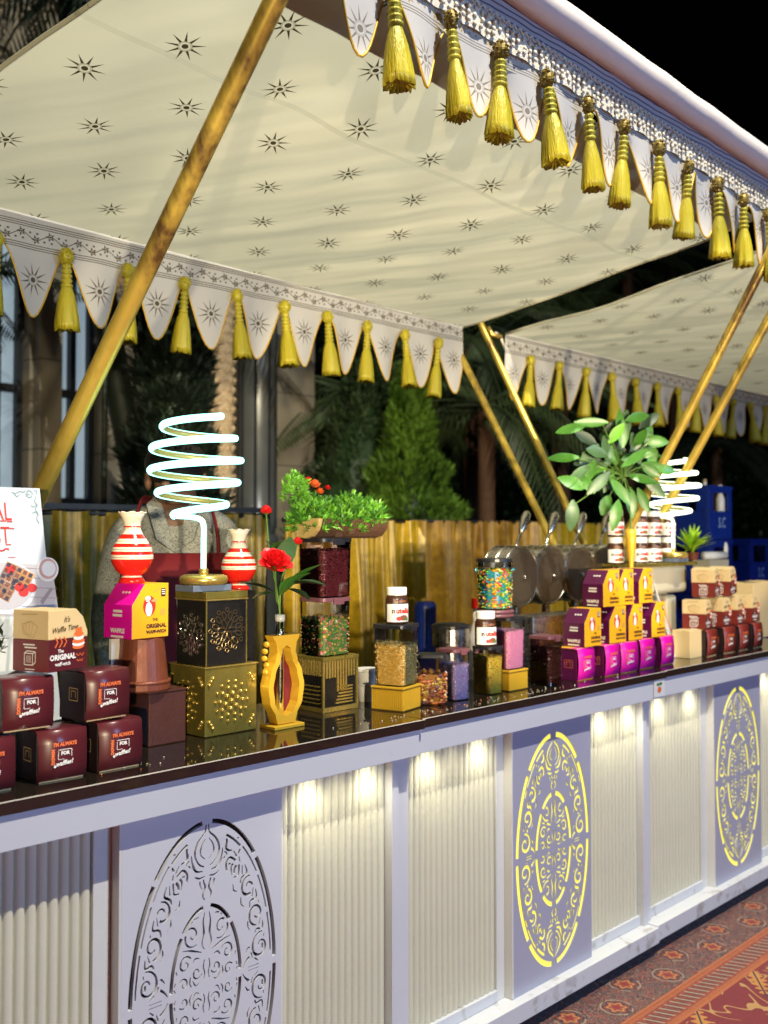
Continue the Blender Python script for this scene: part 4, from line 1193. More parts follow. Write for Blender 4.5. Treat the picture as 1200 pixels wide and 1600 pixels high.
for (x_, y_) in ((b0, 2.112), (b0 + bw, 2.112)): MB().box(x_ - .0015, x_ + .0015, y_ - .0015, y_ + .0015, 1.217, bt - .018).build('corner_bead', M['gold_d'], t, world=True)

def helix(cx, cy, z0, z1, rfn, turns, a0, n=150):
    out = []
    for i in range(n + 1):
        t = i / n; a = a0 + 2 * PI * turns * t; r = rfn(t); out.append((cx + r * math.cos(a), cy + r * math.sin(a), z0 + (z1 - z0) * t, a))
    return out
def spiral_lamp(label, cx, cy, zb, stem_h, hh, rmax, mat, stem_off, turns=4.55, a_end=None):
    t = thing('spiral_lamp', label, 'lamp', (cx, cy, zb), 'white neon spiral lamps')
    base = MB()
    base.lathe([(.052, 0), (.060, .004), (.063, .012), (.060, .021), (.050, .025), (.020, .026)], 36, (0, 0, .017))
    base.build('base', M['gold'], t, smooth=True)
    MB().box(-.060, .060, -.040, .040, 0, .0165).build('foot_plate', plain('blue_grey_plate', (.16, .20, .27), .35, .3), t, bevel=.002)
    rf = lambda q: rmax * (0.40 + 0.62 * math.sin(PI * min(1, (q * .93 + .02))) ** 0.8)
    z0 = stem_h + .043; hx_, hy_ = -ST * stem_off, CT * stem_off; H = helix(hx_, hy_, z0, z0 + hh, rf, turns, PI * 1.02 + math.atan2(-CT, ST), 200)
    outer = MB(); inner = MB(); vs = []; n = len(H)
    for (x, y, z, a) in H:
        ca, sa = math.cos(a), math.sin(a)
        # D-shaped tube: glowing face outwards, brass channel inwards
        for (dr, dz) in ((0, -.0092), (.006, -.008), (.0098, -.003), (.0098, .003), (.006, .008), (0, .0092)): vs.append((x + dr * ca, y + dr * sa, z + dz))
    outer.add(vs, [(i * 6 + j, (i + 1) * 6 + j, (i + 1) * 6 + j + 1, i * 6 + j + 1) for i in range(n - 1) for j in range(5)] + [(0, 1, 2, 3, 4, 5), tuple((n - 1) * 6 + j for j in (5, 4, 3, 2, 1, 0))])
    outer.build('neon_spiral', mat, t, smooth=True)
    vs = []
    for (x, y, z, a) in H:
        ca, sa = math.cos(a), math.sin(a)
        for (dr, dz) in ((-.0005, -.007), (-.0050, -.0065), (-.0050, .0065), (-.0005, .007)): vs.append((x + dr * ca, y + dr * sa, z + dz))
    inner.add(vs, [(i * 4 + j, (i + 1) * 4 + j, (i + 1) * 4 + (j + 1) % 4, i * 4 + (j + 1) % 4) for i in range(n - 1) for j in range(4)])
    inner.build('brass_channel', plain('pale_brass_channel', (.48, .43, .16), .35, .4), t, smooth=True)
    # stem: lit tube rising from the base and bending to meet the first coil
    p0 = Vector((0, 0, .042)); p1 = Vector((0, 0, .042 + stem_h * .55)); pe = Vector(H[0][:3]); rt = Vector((ST, -CT, 0))
    pts = spline([p0, p1, Vector((0, 0, z0 - .026)), Vector((-rt.x * .008, -rt.y * .008, z0 - .010)), (-rt * .030) + Vector((0, 0, z0 - .003)), pe], 7)
    f = -Vector((CT, ST, 0))
    MB().tube([p + f * .003 for p in pts], .0068, 8).build('lit_stem', mat, t, smooth=True)
    MB().tube([p - f * .003 for p in pts], .0072, 8).build('stem_channel', M['gold_p'], t, smooth=True)
    MB().lathe([(.012, 0), (.012, .016), (.009, .018)], 16, (0, 0, .040)).build('socket', M['gold'], t, smooth=True)
    return t
# a stand at the box centre, coils over it
lc = pv(318, 915, 2.165)
L1 = spiral_lamp('near spiral neon lamp on the black filigree box, glowing bluish white', lc.x, 2.165, bt + .0005, .150, .262, .113, M['neon'], .022)
c = pv(376, 922, 2.215)
v2 = copy_tree(v1, label='red and cream striped vase right of the near spiral lamp', group='striped vases'); v2.location = (c.x - .02, 2.225, bt + .001); v2.scale = (.96, .96, .98)
# the vase stands on a second, plain black riser behind the filigree box
bb('black_riser', 'plain black riser behind the filigree box carrying a striped vase', 'box', c.x - .018, c.x + .075, 2.245, 2.335, ZT, bt - .009, M['black'])
v2.location = (c.x + .030, 2.262, bt - .008)

# ---- lyre stand with test tube and roses
def lyre(loc, label):
    t = thing('lyre_vase_stand', label, 'vase', loc)
    n = 26; H = .232
    def hw(q):   # half width over height
        ks = [(0, .030), (.08, .036), (.25, .056), (.42, .062), (.58, .054), (.72, .038), (.82, .031), (.9, .034), (1, .047)]
        for (a, x), (b, y) in zip(ks[:-1], ks[1:]):
            if a <= q <= b: f = (q - a) / (b - a); f = f * f * (3 - 2 * f); return x + (y - x) * f
        return ks[-1][1]
    outer = [(hw(i / n), H * i / n) for i in range(n + 1)]; 
    fr = MB(); th = .017; D = .034
    for sx in (-1, 1):
        ring = []
        for i, (x, z) in enumerate(outer):
            xi = max(.004, x - th * (1.0 if .08 < i / n < .88 else 1.0))
            if i / n < .11 or i / n > .88: xi = 0.0
            ring.append((x * sx, xi * sx, z + .012))
        for (xo, xi, z), (xo2, xi2, z2) in zip(ring[:-1], ring[1:]):
            vs = [(xo, 0, z), (xi, 0, z), (xi2, 0, z2), (xo2, 0, z2), (xo, D, z), (xi, D, z), (xi2, D, z2), (xo2, D, z2)]
            fr.add(vs, [(0, 1, 2, 3), (7, 6, 5, 4), (0, 3, 7, 4), (1, 5, 6, 2), (0, 4, 5, 1), (3, 2, 6, 7)])
    fr.build('lyre_frame', M['gold_p'], t)
    MB().box(-.052, .052, -.014, D + .014, 0, .010).build('foot', M['gold_p'], t, bevel=.002)
    bk = MB(); rr = [(max(.004, x - .010), z + .012) for x, z in outer[3:-3]]
    bk.prism([(x, z) for x, z in rr] + [(-x, z) for x, z in rr[::-1]], D - .003, D - .001, 'y'); bk.build('red_back', plain('dark_red_lining', (.16, .01, .012), .5), t)
    sc_ = MB()
    for i in range(5): sc_.ball((-.060 + .004 * math.sin(i * 2), D / 2, .150 + i * .018), (.006, .012, .008), 8, 6)
    sc_.build('side_beads', M['gold_p'], t, smooth=True)
    tu = MB().tube([(-.012, .016, .020), (-.011, .016, .24), (-.010, .016, .292)], .0118, 14).build('test_tube', M['tubeglass'], t, smooth=True)
    MB().lathe([(.0128, 0), (.0135, .006), (.0135, .018), (.0115, .018)], 16, (-.010, .016, .280)).build('tube_collar', plain('frosted_collar', (.45, .45, .42), .3), tu, smooth=True)
    MB().tube([(-.013, .012, .024), (-.012, .012, .26)], .0035, 6).build('inner_stem', M['steel'], tu)
    return t
lu = pv(440, 1140, 2.085).x
ly = lyre((lu, 2.065, ZT), 'yellow lyre-shaped stand with a glass tube of roses')
def leafm(mb, o, d, l, w_, up=Vector((0, 0, 1)), m=0, curl=.25, seg=5):
    d = Vector(d).normalized(); s = d.cross(up)
    if s.length < .05: s = d.cross(Vector((1, .2, 0)))
    s.normalize(); nn = s.cross(d)
    vs = []; 
    for i in range(seg + 1):
        t = i / seg; c = Vector(o) + d * l * t - nn * (curl * l * t * t); ww = w_ * math.sin(PI * min(.97, t * .94 + .03)) ** .8
        vs += [c - s * ww + nn * ww * .25, c, c + s * ww + nn * ww * .25]
    fs = []
    for i in range(seg):
        a = 3 * i; fs += [(a, a + 1, a + 4, a + 3), (a + 1, a + 2, a + 5, a + 4)]
    mb.add(vs, fs, m)
def rose(mb, c, r, up, n=22, op=1.0):
    up = Vector(up).normalized(); a1 = up.cross(Vector((.3, .9, .1))).normalized(); a2 = up.cross(a1)
    for k in range(n):
        f = k / n; a = k * 2.4; rad = r * (.10 + .80 * f); tilt = (.15 + 1.0 * f * op); hgt = r * (1.15 - .55 * f)
        out = a1 * math.cos(a) + a2 * math.sin(a); tan = up.cross(out)
        vs = []; 
        for i in range(5):
            for j in range(5):
                s_ = (j / 4 - .5) * 2; t_ = i / 4; wdt = r * (.32 + .40 * f) * math.sin(PI * (.18 + .62 * t_))
                bend = tilt * t_ * t_; p = Vector(c) + out * (rad * (.35 + .65 * t_) + hgt * bend * .35 - abs(s_) ** 2 * rad * .5) + tan * s_ * wdt + up * (hgt * t_ * (1 - .30 * bend) - r * .35)
                vs.append(p)
        fs = [(i * 5 + j, i * 5 + j + 1, (i + 1) * 5 + j + 1, (i + 1) * 5 + j) for i in range(4) for j in range(4)]
        mb.add(vs, fs)
def rose_stem(label, bend, flower, fr, leaves, op, cat='rose'):
    t = thing('rose', label, cat, (lu - .011, 2.081, ZT + .03), 'red artificial roses in the glass tube')
    base = Vector((lu - .011, 2.081, ZT + .03)); top = Vector(flower)
    pts = spline([base, base + Vector((0, 0, .26)), *[Vector(b) for b in bend], top], 8)
    MB().tube(pts, .0025, 6).build('stem', M['stem'], t, smooth=True, world=True)
    mb = MB(); rose(mb, top + Vector((0, 0, fr * .3)), fr, (-.25, -.55, .65) if op > .6 else (0, -.1, 1), 24 if op > .6 else 12, op); mb.build('bloom', M['petal'], t, smooth=True, world=True)
    cx = MB()
    for k in range(5): a = k * 1.256; leafm(cx, top - Vector((0, 0, fr * .25)), (math.cos(a), math.sin(a), .7), fr * 1.2, fr * .16, curl=.4)
    cx.build('sepals', M['leaf'], t, smooth=True, world=True)
    for (o, d, l, w_, mt) in leaves:
        mb = MB(); leafm(mb, Vector(o), d, l, w_, curl=R.uniform(.1, .5)); mb.build('leaf', mt, t, smooth=True, world=True)
    return t
f1 = pv(430, 886, 2.04); f2 = pv(416, 802, 2.08); f3 = pv(465, 850, 2.09)
rt = Vector((ST, -CT, 0)); upv = Vector((0, 0, 1)); tw = -Vector((CT, ST, 0))
hub = pv(432, 935, 2.075)
def lv(px, py, v, dx, dy, l, w_, mt, toward=.2): return (pv(px, py, v), rt * dx + upv * dy + tw * toward, l * 1.15, w_ * 1.6, mt)
rose_stem('large open red rose in the lyre stand', [hub], f1, .047, [lv(428, 925, 2.06, -.9, .5, .085, .018, M['leaf_d']), lv(440, 930, 2.05, .4, .5, .09, .026, M['leaf']), lv(430, 928, 2.05, -.5, .1, .05, .015, M['leaf'])], 1.0)
rose_stem('tall red rosebud above the open rose', [pv(428, 900, 2.09), pv(420, 850, 2.09)], f2, .022, [lv(424, 860, 2.08, .5, .6, .05, .012, M['leaf'])], .3)
rose_stem('small red rosebud right of the open rose', [pv(440, 905, 2.08), pv(455, 875, 2.09)], f3, .019, [lv(440, 925, 2.04, .8, .8, .11, .020, M['leaf']), lv(445, 890, 2.06, .1, 1, .08, .018, M['leaf_g']), lv(447, 915, 2.05, 1, .25, .09, .024, M['leaf_d']), lv(455, 880, 2.06, -.5, 1, .075, .016, M['leaf_g']), lv(448, 920, 2.04, .7, -.2, .06, .018, M['leaf_d'])], .3)
# rose dark berries
# ---- food containers
COL = {
 'dark': [(.26, .06, .08), (.12, .03, .05), (.42, .18, .20), (.05, .015, .02)],
 'mix': [(.08, .20, .04), (.60, .32, .06), (.55, .12, .12), (.26, .34, .05), (.50, .30, .22)],
 'cereal': [(.80, .52, .12), (.88, .62, .20), (.95, .76, .36), (.60, .36, .08)],
 'jelly': [(.52, .24, .05), (.40, .12, .03), (.45, .30, .08), (.22, .05, .03), (.15, .06, .08)],
 'mauve': [(.30, .26, .48), (.60, .36, .56), (.16, .18, .36), (.68, .62, .72), (.55, .2, .35)],
 'yg': [(.62, .44, .05), (.30, .32, .04), (.50, .20, .02), (.55, .42, .08), (.12, .10, .02)],
 'pink': [(.72, .28, .44), (.85, .38, .54), (.92, .55, .66), (.55, .18, .32)],
 'choc': [(.08, .02, .015), (.14, .04, .03), (.05, .015, .01), (.24, .10, .08)],
 'gems': [(.02, .30, .45), (.70, .50, .02), (.10, .42, .06), (.70, .08, .03), (.75, .30, .02), (.30, .50, .05)],
}
def colmats(k): return [plain('candy_%s_%s' % (k, 'abcdef'[i]), c, .35, var=.1) for i, c in enumerate(COL[k])]
def canister(label, loc, w_, d_, h, rot, key, fill, grain, lid, taper=.93, round_=False, clear_='clear', lidtab=True, ngrain=900, cat='container', group='clear food containers'):
    t = thing('food_container', label, cat, loc, group, math.radians(rot))
    hw, hd = w_ / 2, d_ / 2
    def rad(z): return taper + (1 - taper) * z / h
    n = 5; cr = min(w_, d_) * .16
    def outline(k):
        if round_: return [(hw * k * math.cos(2 * PI * i / 28), hd * k * math.sin(2 * PI * i / 28)) for i in range(28)]
        pts = []
        for (sx, sy, a0) in ((1, 1, 0), (-1, 1, 90), (-1, -1, 180), (1, -1, 270)):
            for i in range(n): a = math.radians(a0 + 90 * i / (n - 1)); pts.append(((hw - cr) * sx * k + cr * math.cos(a), (hd - cr) * sy * k + cr * math.sin(a)))
        return pts
    def skin(z0, z1, k=1.0):
        a, b = outline(rad(z0) * k), outline(rad(z1) * k); m = len(a)
        return [(x, y, z0) for x, y in a] + [(x, y, z1) for x, y in b], [(i, (i + 1) % m, m + (i + 1) % m, m + i) for i in range(m)], m
    wl = MB(); vs, fs, m = skin(.0015, h * .93); wl.add(vs, fs + [tuple(range(m - 1, -1, -1))]); wo = wl.build('clear_wall', M[clear_], t, smooth=False)
    # grains: a packed core plus visible grains against the wall and on top
    cm = colmats(key); core = MB(); vs, fs, m = skin(.004, h * fill * .985, .93); core.add(vs, fs + [tuple(range(m - 1, -1, -1)), tuple(range(m, 2 * m))], 0)
    for i in range(ngrain):
        top = R.random() < .16
        z = h * fill + R.uniform(-.3, .3) * grain if top else R.uniform(.006, h * fill)
        k = rad(z) * (.945 + R.uniform(-.01, .01))
        if top: a, b = R.uniform(-1, 1) * hw * .85, R.uniform(-1, 1) * hd * .85
        else:
            o = outline(k * .985); j = R.randrange(len(o)); f = R.random(); p, q_ = o[j], o[(j + 1) % len(o)]
            if not round_:   # choose evenly along the perimeter
                s_ = R.randrange(4); f = R.uniform(-1, 1)
                ex, ey = hw * k * .975, hd * k * .975
                a, b = ((f * ex * .92, -ey), (-ex, f * ey * .92), (f * ex * .92, ey), (ex, f * ey * .92))[s_ if s_ < 2 or R.random() < .4 else s_ - 2]
            else: a, b = (p[0] + (q_[0] - p[0]) * f), (p[1] + (q_[1] - p[1]) * f)
        core.octa((a, b, z), grain * R.uniform(.8, 1.25), R.randrange(len(cm)))
    co = core.build('contents', cm, t); co['kind'] = 'stuff'
    ld = MB(); o0 = outline(1.03); mm = len(o0)
    ld.prism(o0, h * .93, h, 'z'); lo = ld.build('lid', M[lid], t, bevel=.0015)
    if lidtab: MB().box(-hw * .34, hw * .34, -hd * 1.03 - .006, -hd * 1.03 + .001, h * .885, h * .985).build('lid_tab', M[lid], lo, bevel=.001)
    return t
# column at (505, 840..1110): slatted gold box, two square containers, planter
z0 = ZT; sg = pv(505, 1112, 2.15).x; sw = .140; sd = .125; sh = .158
t = thing('slatted_gold_box', 'dark gold box with cut slots under the clear containers', 'box', (sg + sw / 2, 2.15, ZT))
MB().box(sg + .004, sg + sw - .004, 2.154, 2.15 + sd - .004, ZT + .002, ZT + sh - .004).build('inner_box', M['black'], t, world=True)
MB().box(sg - .002, sg + sw + .002, 2.148, 2.152 + sd, ZT + sh - .010, ZT + sh).build('top_plate', M['gold_d'], t, world=True, bevel=.001)
fr = MB()
for (x_, y_) in ((sg, 2.15), (sg + sw - .006, 2.15), (sg, 2.15 + sd - .006), (sg + sw - .006, 2.15 + sd - .006)): fr.box(x_, x_ + .006, y_, y_ + .006, ZT, ZT + sh - .0105)
fr.box(sg + .0065, sg + sw - .0065, 2.1505, 2.1535, ZT + .001, ZT + .014); fr.box(sg + .0005, sg + .0035, 2.1565, 2.15 + sd - .0065, ZT + .001, ZT + .014)
fr.build('corner_frame', M['gold'], t, world=True)
n = 11
slat = None
for i in range(n):
    x_ = sg + .010 + (sw - .020) * (i + .5) / n; lo_ = ZT + sh * (.62 if i not in (4, 5, 6, 7) else .36)
    MB().box(x_ - .0028, x_ + .0028, 2.1505, 2.1535, lo_, ZT + sh - .0105).build('slat', M['gold'], t, world=True)
for i in range(6):
    zz = ZT + .022 + i * .009; MB().box(sg + .050 + .004 * i, sg + .118, 2.1505, 2.1535, zz, zz + .0042).build('slat', M['gold'], t, world=True)
for i in range(8):
    y_ = 2.162 + (sd - .026) * (i + .5) / 8; MB().box(sg + .0005, sg + .0035, y_ - .0025, y_ + .0025, ZT + sh * .66, ZT + sh - .0105).build('slat', M['gold'], t, world=True)
for i in range(5):
    zz = ZT + .024 + i * .012; MB().box(sg + .0005, sg + .0035, 2.17, 2.15 + sd - .03, zz, zz + .0035).build('slat', M['gold'], t, world=True)
cc = Vector((sg + .062, 2.15 + .060, 0))
k1 = canister('clear container of mixed dried fruit on the slatted gold box', (cc.x, cc.y, ZT + sh + .0005), .118, .108, .168, 0, 'mix', .64, .0055, 'lilac', ngrain=700)
k2 = canister('smoked container of dark berries under the wooden planter', (cc.x, cc.y, ZT + sh + .1695), .124, .112, .172, 0, 'dark', .80, .0042, 'black_p', clear_='clear_d', ngrain=1300)
# planter
pt = ZT + sh + .342
t = thing('wooden_planter', 'rough log planter of green foliage on top of the containers', 'planter', (cc.x, cc.y, pt))
px0 = cc.x - .075; 
bk = MB()
n = 14; prof = [(.055 * math.cos(PI + PI * i / n) * 1.0, .056 + .056 * math.sin(PI + PI * i / n) * (1 + .04 * math.sin(i * 3))) for i in range(n + 1)]
bk.prism([(cc.y + a, pt + b) for a, b in prof], px0 + .012, px0 + .29, 'x'); bk.build('log_trough', M['bark'], t, world=True)
bp = MB()
for i in range(26): 
    a = PI + PI * R.random(); x_ = R.uniform(px0 + .02, px0 + .27); yy = cc.y + .054 * math.cos(a); zz = pt + .056 + .055 * math.sin(a)
    if zz > pt + .012: bp.box(x_ - .012, x_ + .012, yy - .004, yy + .004, zz - .010, zz + .010)
bp.build('bark_ridges', M['bark'], t, world=True)['kind'] = 'stuff'
en = MB(); en.prism([(cc.y + a * 1.05, pt + b) for a, b in prof], px0 - .004, px0 + .0115, 'x'); en.build('sawn_end', M['pale_wood'], t, world=True)
def bushy(mb, cen, rad, n, leafl, mats=1, dens=6):
    for _ in range(n):
        th = R.uniform(0, 2 * PI); ph = math.acos(R.uniform(-.55, 1)); rr = R.uniform(.55, 1.0)
        o = Vector((cen[0] + rad[0] * rr * math.sin(ph) * math.cos(th), cen[1] + rad[1] * rr * math.sin(ph) * math.sin(th), cen[2] + rad[2] * rr * math.cos(ph)))
        outd = Vector(((o.x - cen[0]) / rad[0] ** 1, (o.y - cen[1]) / rad[1], (o.z - cen[2]) / rad[2] + .5)).normalized()
        mi = R.randrange(mats)
        for k in range(dens):
            d = (outd + Vector((R.uniform(-.8, .8), R.uniform(-.8, .8), R.uniform(-.6, .8)))).normalized(); l = leafl * R.uniform(.6, 1.3)
            s_ = d.cross(Vector((R.uniform(-1, 1), R.uniform(-1, 1), 1))).normalized() * l * .17
            mb.add([o, o + d * l * .55 + s_, o + d * l, o + d * l * .55 - s_], [(0, 1, 2, 3)], mi)
for (dx, rz, rx, mt, nn) in ((.010, .070, .070, (M['leaf_l'], M['leaf']), 260), (.085, .055, .070, (M['leaf_l'], M['leaf']), 220), (.160, .072, .080, (M['leaf_l'], M['leaf']), 300), (.235, .060, .070, (M['leaf'], M['leaf_l']), 240)):
    mb = MB(); bushy(mb, (px0 + dx, cc.y - .005, pt + .058), (rx, .062, rz), nn, .020, 2, 6)
    o = mb.build('foliage_tuft', list(mt), t, world=True); o['kind'] = 'stuff'
mb = MB(); c = pv(462, 752, cc.y - .02); bushy(mb, (c.x, c.y, c.z - .03), (.035, .04, .055), 110, .018, 1, 6); o = mb.build('foliage_tuft', M['leaf_l'], t, world=True); o['kind'] = 'stuff'
for (px_, py_, r_, mt) in ((492, 757, .022, M['ink_o']), (512, 762, .012, M['petal']), (482, 749, .012, M['petal']), (500, 768, .016, plain('orange_petal', (.75, .14, .02), .5))):
    c = pv(px_, py_, cc.y - .03); mb = MB(); rose(mb, c, r_, (0, -.3, 1), 14, .9); mb.build('flower', mt, t, smooth=True, world=True)
# cereal container on woven pedestal
def woven(name, label, c, w_, h, rot):
    t = thing(name, label, 'pedestal', c, 'small gold woven pedestals', math.radians(rot))
    hw = w_ / 2
    MB().box(-hw, hw, -hw, hw, 0, h - .006).build('pedestal_body', plain('pedestal_shade', (.20, .11, .01), .6), t, bevel=.002)
    MB().box(-hw - .003, hw + .003, -hw - .003, hw + .003, h - .0058, h).build('pedestal_top', M['gold_p'], t, bevel=.001)
    wv = MB(); n = 15; rws = max(4, int(h / .0068))
    for side in range(4):
        A = Matrix.Rotation(side * PI / 2, 4, 'Z')
        for i in range(n):
            for j in range(rws):
                x_ = -hw + w_ * (i + .5) / n; z_ = .004 + (h - .014) * (j + .5) / rws
                wv.box(x_ - w_ / n * .40, x_ + w_ / n * .40, -hw - .0018, -hw + .0005, z_ - .0026, z_ + .0026, 0, A)
    wo = wv.build('woven_mesh', M['gold_p'], t); wo['kind'] = 'stuff'
    return t
a14 = math.radians(14)
def corner_center(px, py, v, w_, d_, rot):
    c = pv(px, py, v); r = math.radians(rot); return Vector((c.x + w_ / 2 * math.cos(r) - d_ / 2 * math.sin(r), v + w_ / 2 * math.sin(r) + d_ / 2 * math.cos(r), 0))
cc2 = corner_center(630, 1113, 2.0, .104, .104, 14)
woven('woven_pedestal', 'gold woven pedestal under the large cereal container', (cc2.x, cc2.y, ZT), .104, .070, 14)
canister('large clear container of yellow cereal balls with black lid', (cc2.x, cc2.y, ZT + .0705), .106, .106, .178, 14, 'cereal', .66, .0050, 'black_p', taper=.88, ngrain=1500)
def spread_jar(label, loc, rot=0, s=1.0, lab=None):
    t = thing('spread_jar', label, 'jar', loc, 'jars of hazelnut spread', math.radians(rot)); t.scale = (s, s, s)
    def ovl(r, k=.80): return [(r * math.cos(2 * PI * i / 28), r * k * math.sin(2 * PI * i / 28)) for i in range(28)]
    def lay(prof, mats, name, m):
        mb = MB(); vs = []; n = 28
        for r, z in prof: vs += [(x, y, z) for x, y in ovl(r)]
        mb.add(vs, [(i * n + j, i * n + (j + 1) % n, (i + 1) * n + (j + 1) % n, (i + 1) * n + j) for i in range(len(prof) - 1) for j in range(n)] + [tuple(range(n - 1, -1, -1)), tuple((len(prof) - 1) * n + j for j in range(n))])
        return mb.build(name, m, t, smooth=False)
    body = lay([(.030, 0), (.034, .004), (.0345, .060), (.033, .074), (.028, .083)], None, 'jar_body', M['choco'])
    lay([(.0300, .083), (.0305, .085), (.0305, .104), (.029, .106)], None, 'jar_lid', M['jarwhite'])
    lb = MB(); n = 14
    def lp(i, z, o=.0004): a = -PI / 2 + (i / n - .5) * 2.7; return ((.0345 + o) * math.cos(a), (.0345 * .8 + o) * math.sin(a), z)
    lb.add([lp(i, z) for z in (.006, .058) for i in range(n + 1)], [(i, i + 1, n + 2 + i, n + 1 + i) for i in range(n)])
    lo = lb.build('label', M['jarwhite'], t)
    pr_ = MB()
    vs, fs = textmesh('n', .021, .0009); 
    def wrap(s_, x0, z0, m, size=.021, bold=.0009):
        vs, fs = textmesh(s_, size, bold); out = []
        for x, y, _ in vs:
            a = -PI / 2 + (x + x0) / .034; out.append(((.0345 + .0011) * math.cos(a), (.0345 * .8 + .0011) * math.sin(a), z0 + y))
        pr_.add(out, fs, m)
    wrap('n', -.0215, .038, 0); wrap('utella', .0085, .038, 1)
    for (x0, z0, rx, rz, m) in ((.010, .018, .014, .008, 2), (-.006, .016, .008, .006, 1), (.022, .014, .006, .005, 3), (0, .066, .020, .004, 2)):
        out = []
        for i in range(14):
            a = -PI / 2 + (x0 + rx * math.cos(2 * PI * i / 14)) / .034; rr = .0345 + .0010 - max(0, z0 - .060) * .08
            out.append((rr * math.cos(a), rr * .8 * math.sin(a) - .0006, z0 + rz * math.sin(2 * PI * i / 14)))
        pr_.add(out, [tuple(range(14))], m)
    pr_.build('label_print', [M['ink_d'], M['ink_r'], plain('print_brown', (.22, .08, .03), .5), M['leaf']], lo)
    return t
J = spread_jar('jar of hazelnut spread standing on the cereal container', (cc2.x - .008, cc2.y - .010, ZT + .0705 + .1790), -22)
# row of small containers
c = corner_center(697, 1101, 1.985, .082, .082, 38); canister('short clear container of mixed jelly sweets', (c.x - .004, c.y, ZT), .082, .082, .150, 38, 'jelly', .62, .0095, 'black_p', ngrain=170)
c = corner_center(712, 1096, 2.01, .072, .075, 0); canister('clear container of lilac and blue sprinkles', (c.x, c.y, ZT), .074, .076, .158, -3, 'mauve', .70, .0028, 'lilac', ngrain=1500)
c = corner_center(766, 1084, 2.01, .074, .076, 0); canister('clear container of yellow green sprinkles under the jar', (c.x, c.y, ZT), .076, .076, .152, 0, 'yg', .78, .0028, 'black_p', ngrain=1500)
J2 = copy_tree(J, label='jar of hazelnut spread on the sprinkle containers, beside the candy jar', loc=(c.x - .012, c.y, ZT + .1525)); J2.rotation_euler = (0, 0, math.radians(-22)); J2.scale = (1.05,) * 3
c = corner_center(796, 1078, 2.01, .098, .098, 0)
woven('woven_pedestal', 'gold woven pedestal under the pink sprinkle container', (c.x, c.y, ZT), .098, .068, 0)
canister('clear container of pink sprinkles on a gold pedestal', (c.x, c.y, ZT + .0685), .100, .092, .170, 0, 'pink', .74, .0028, 'black_p', ngrain=1700)
t = thing('lid_stack', 'stack of dark maroon lids under the rainbow candy jar', 'lids', (c.x - .035, c.y + .02, ZT + .239))
for k in range(2): MB().lathe([(.060, 0), (.064, .003), (.064, .009), (.058, .012)], 28, (0, 0, .0125 * k)).build('lid', M['lilac'], t, smooth=True)
canister('tall round jar of rainbow candy buttons with black lid', (c.x - .035, c.y + .02, ZT + .2645), .118, .118, .166, 0, 'gems', .78, .0062, 'black_p', round_=True, taper=.94, ngrain=900, lidtab=False)
# tub that carries the left half of the lids
c5 = corner_center(860, 1075, 1.975, .082, .085, 4); canister('container of chocolate chips beside the magenta boxes', (c5.x, c5.y, ZT), .084, .088, .168, 4, 'choc', .74, .0036, 'lilac', clear_='clear_d', ngrain=1100)
# white tubs behind
c = pv(574, 1108, 2.22); t = thing('white_tubs', 'two stacked white tubs between the gold box and pedestal', 'tubs', (c.x, 2.22, ZT))
MB().lathe([(.026, 0), (.032, .048), (.033, .05), (.0001, .05)], 24).build('tub', M['jarwhite'], t, smooth=False)
MB().lathe([(.028, .0505), (.034, .090), (.036, .092), (.034, .100), (.0001, .102)], 24).build('tub', M['jarwhite'], t, smooth=False)
# steel pot and blue drum, red lid behind the row
c = pv(698, 1005, 2.36); t = thing('steel_pot', 'shallow steel pot with dark lid behind the small containers', 'pot', (c.x, 2.34, ZT))
MB().lathe([(.045, 0), (.045, .11), (.062, .112), (.066, .12), (.066, .178), (.068, .18)], 28).build('pot_body', M['steel'], t, smooth=False)
MB().lathe([(.070, .1805), (.070, .190), (.05, .196), (.0001, .197)], 28).build('pot_lid', M['black_p'], t)
c = pv(745, 950, 2.28); t = thing('red_cap_bottle', 'bottle with red cap behind the hazelnut spread jar', 'bottle', (c.x, 2.28, ZT))
MB().lathe([(.030, 0), (.030, .15), (.018, .19), (.015, .2), (.015, zy(745, 950, 2.28) - ZT)], 20).build('bottle_body', M['cream'], t, smooth=True)
MB().lathe([(.019, 0), (.019, .034), (.0001, .035)], 20, (0, 0, zy(745, 950, 2.28) - ZT)).build('cap', M['red'], t)

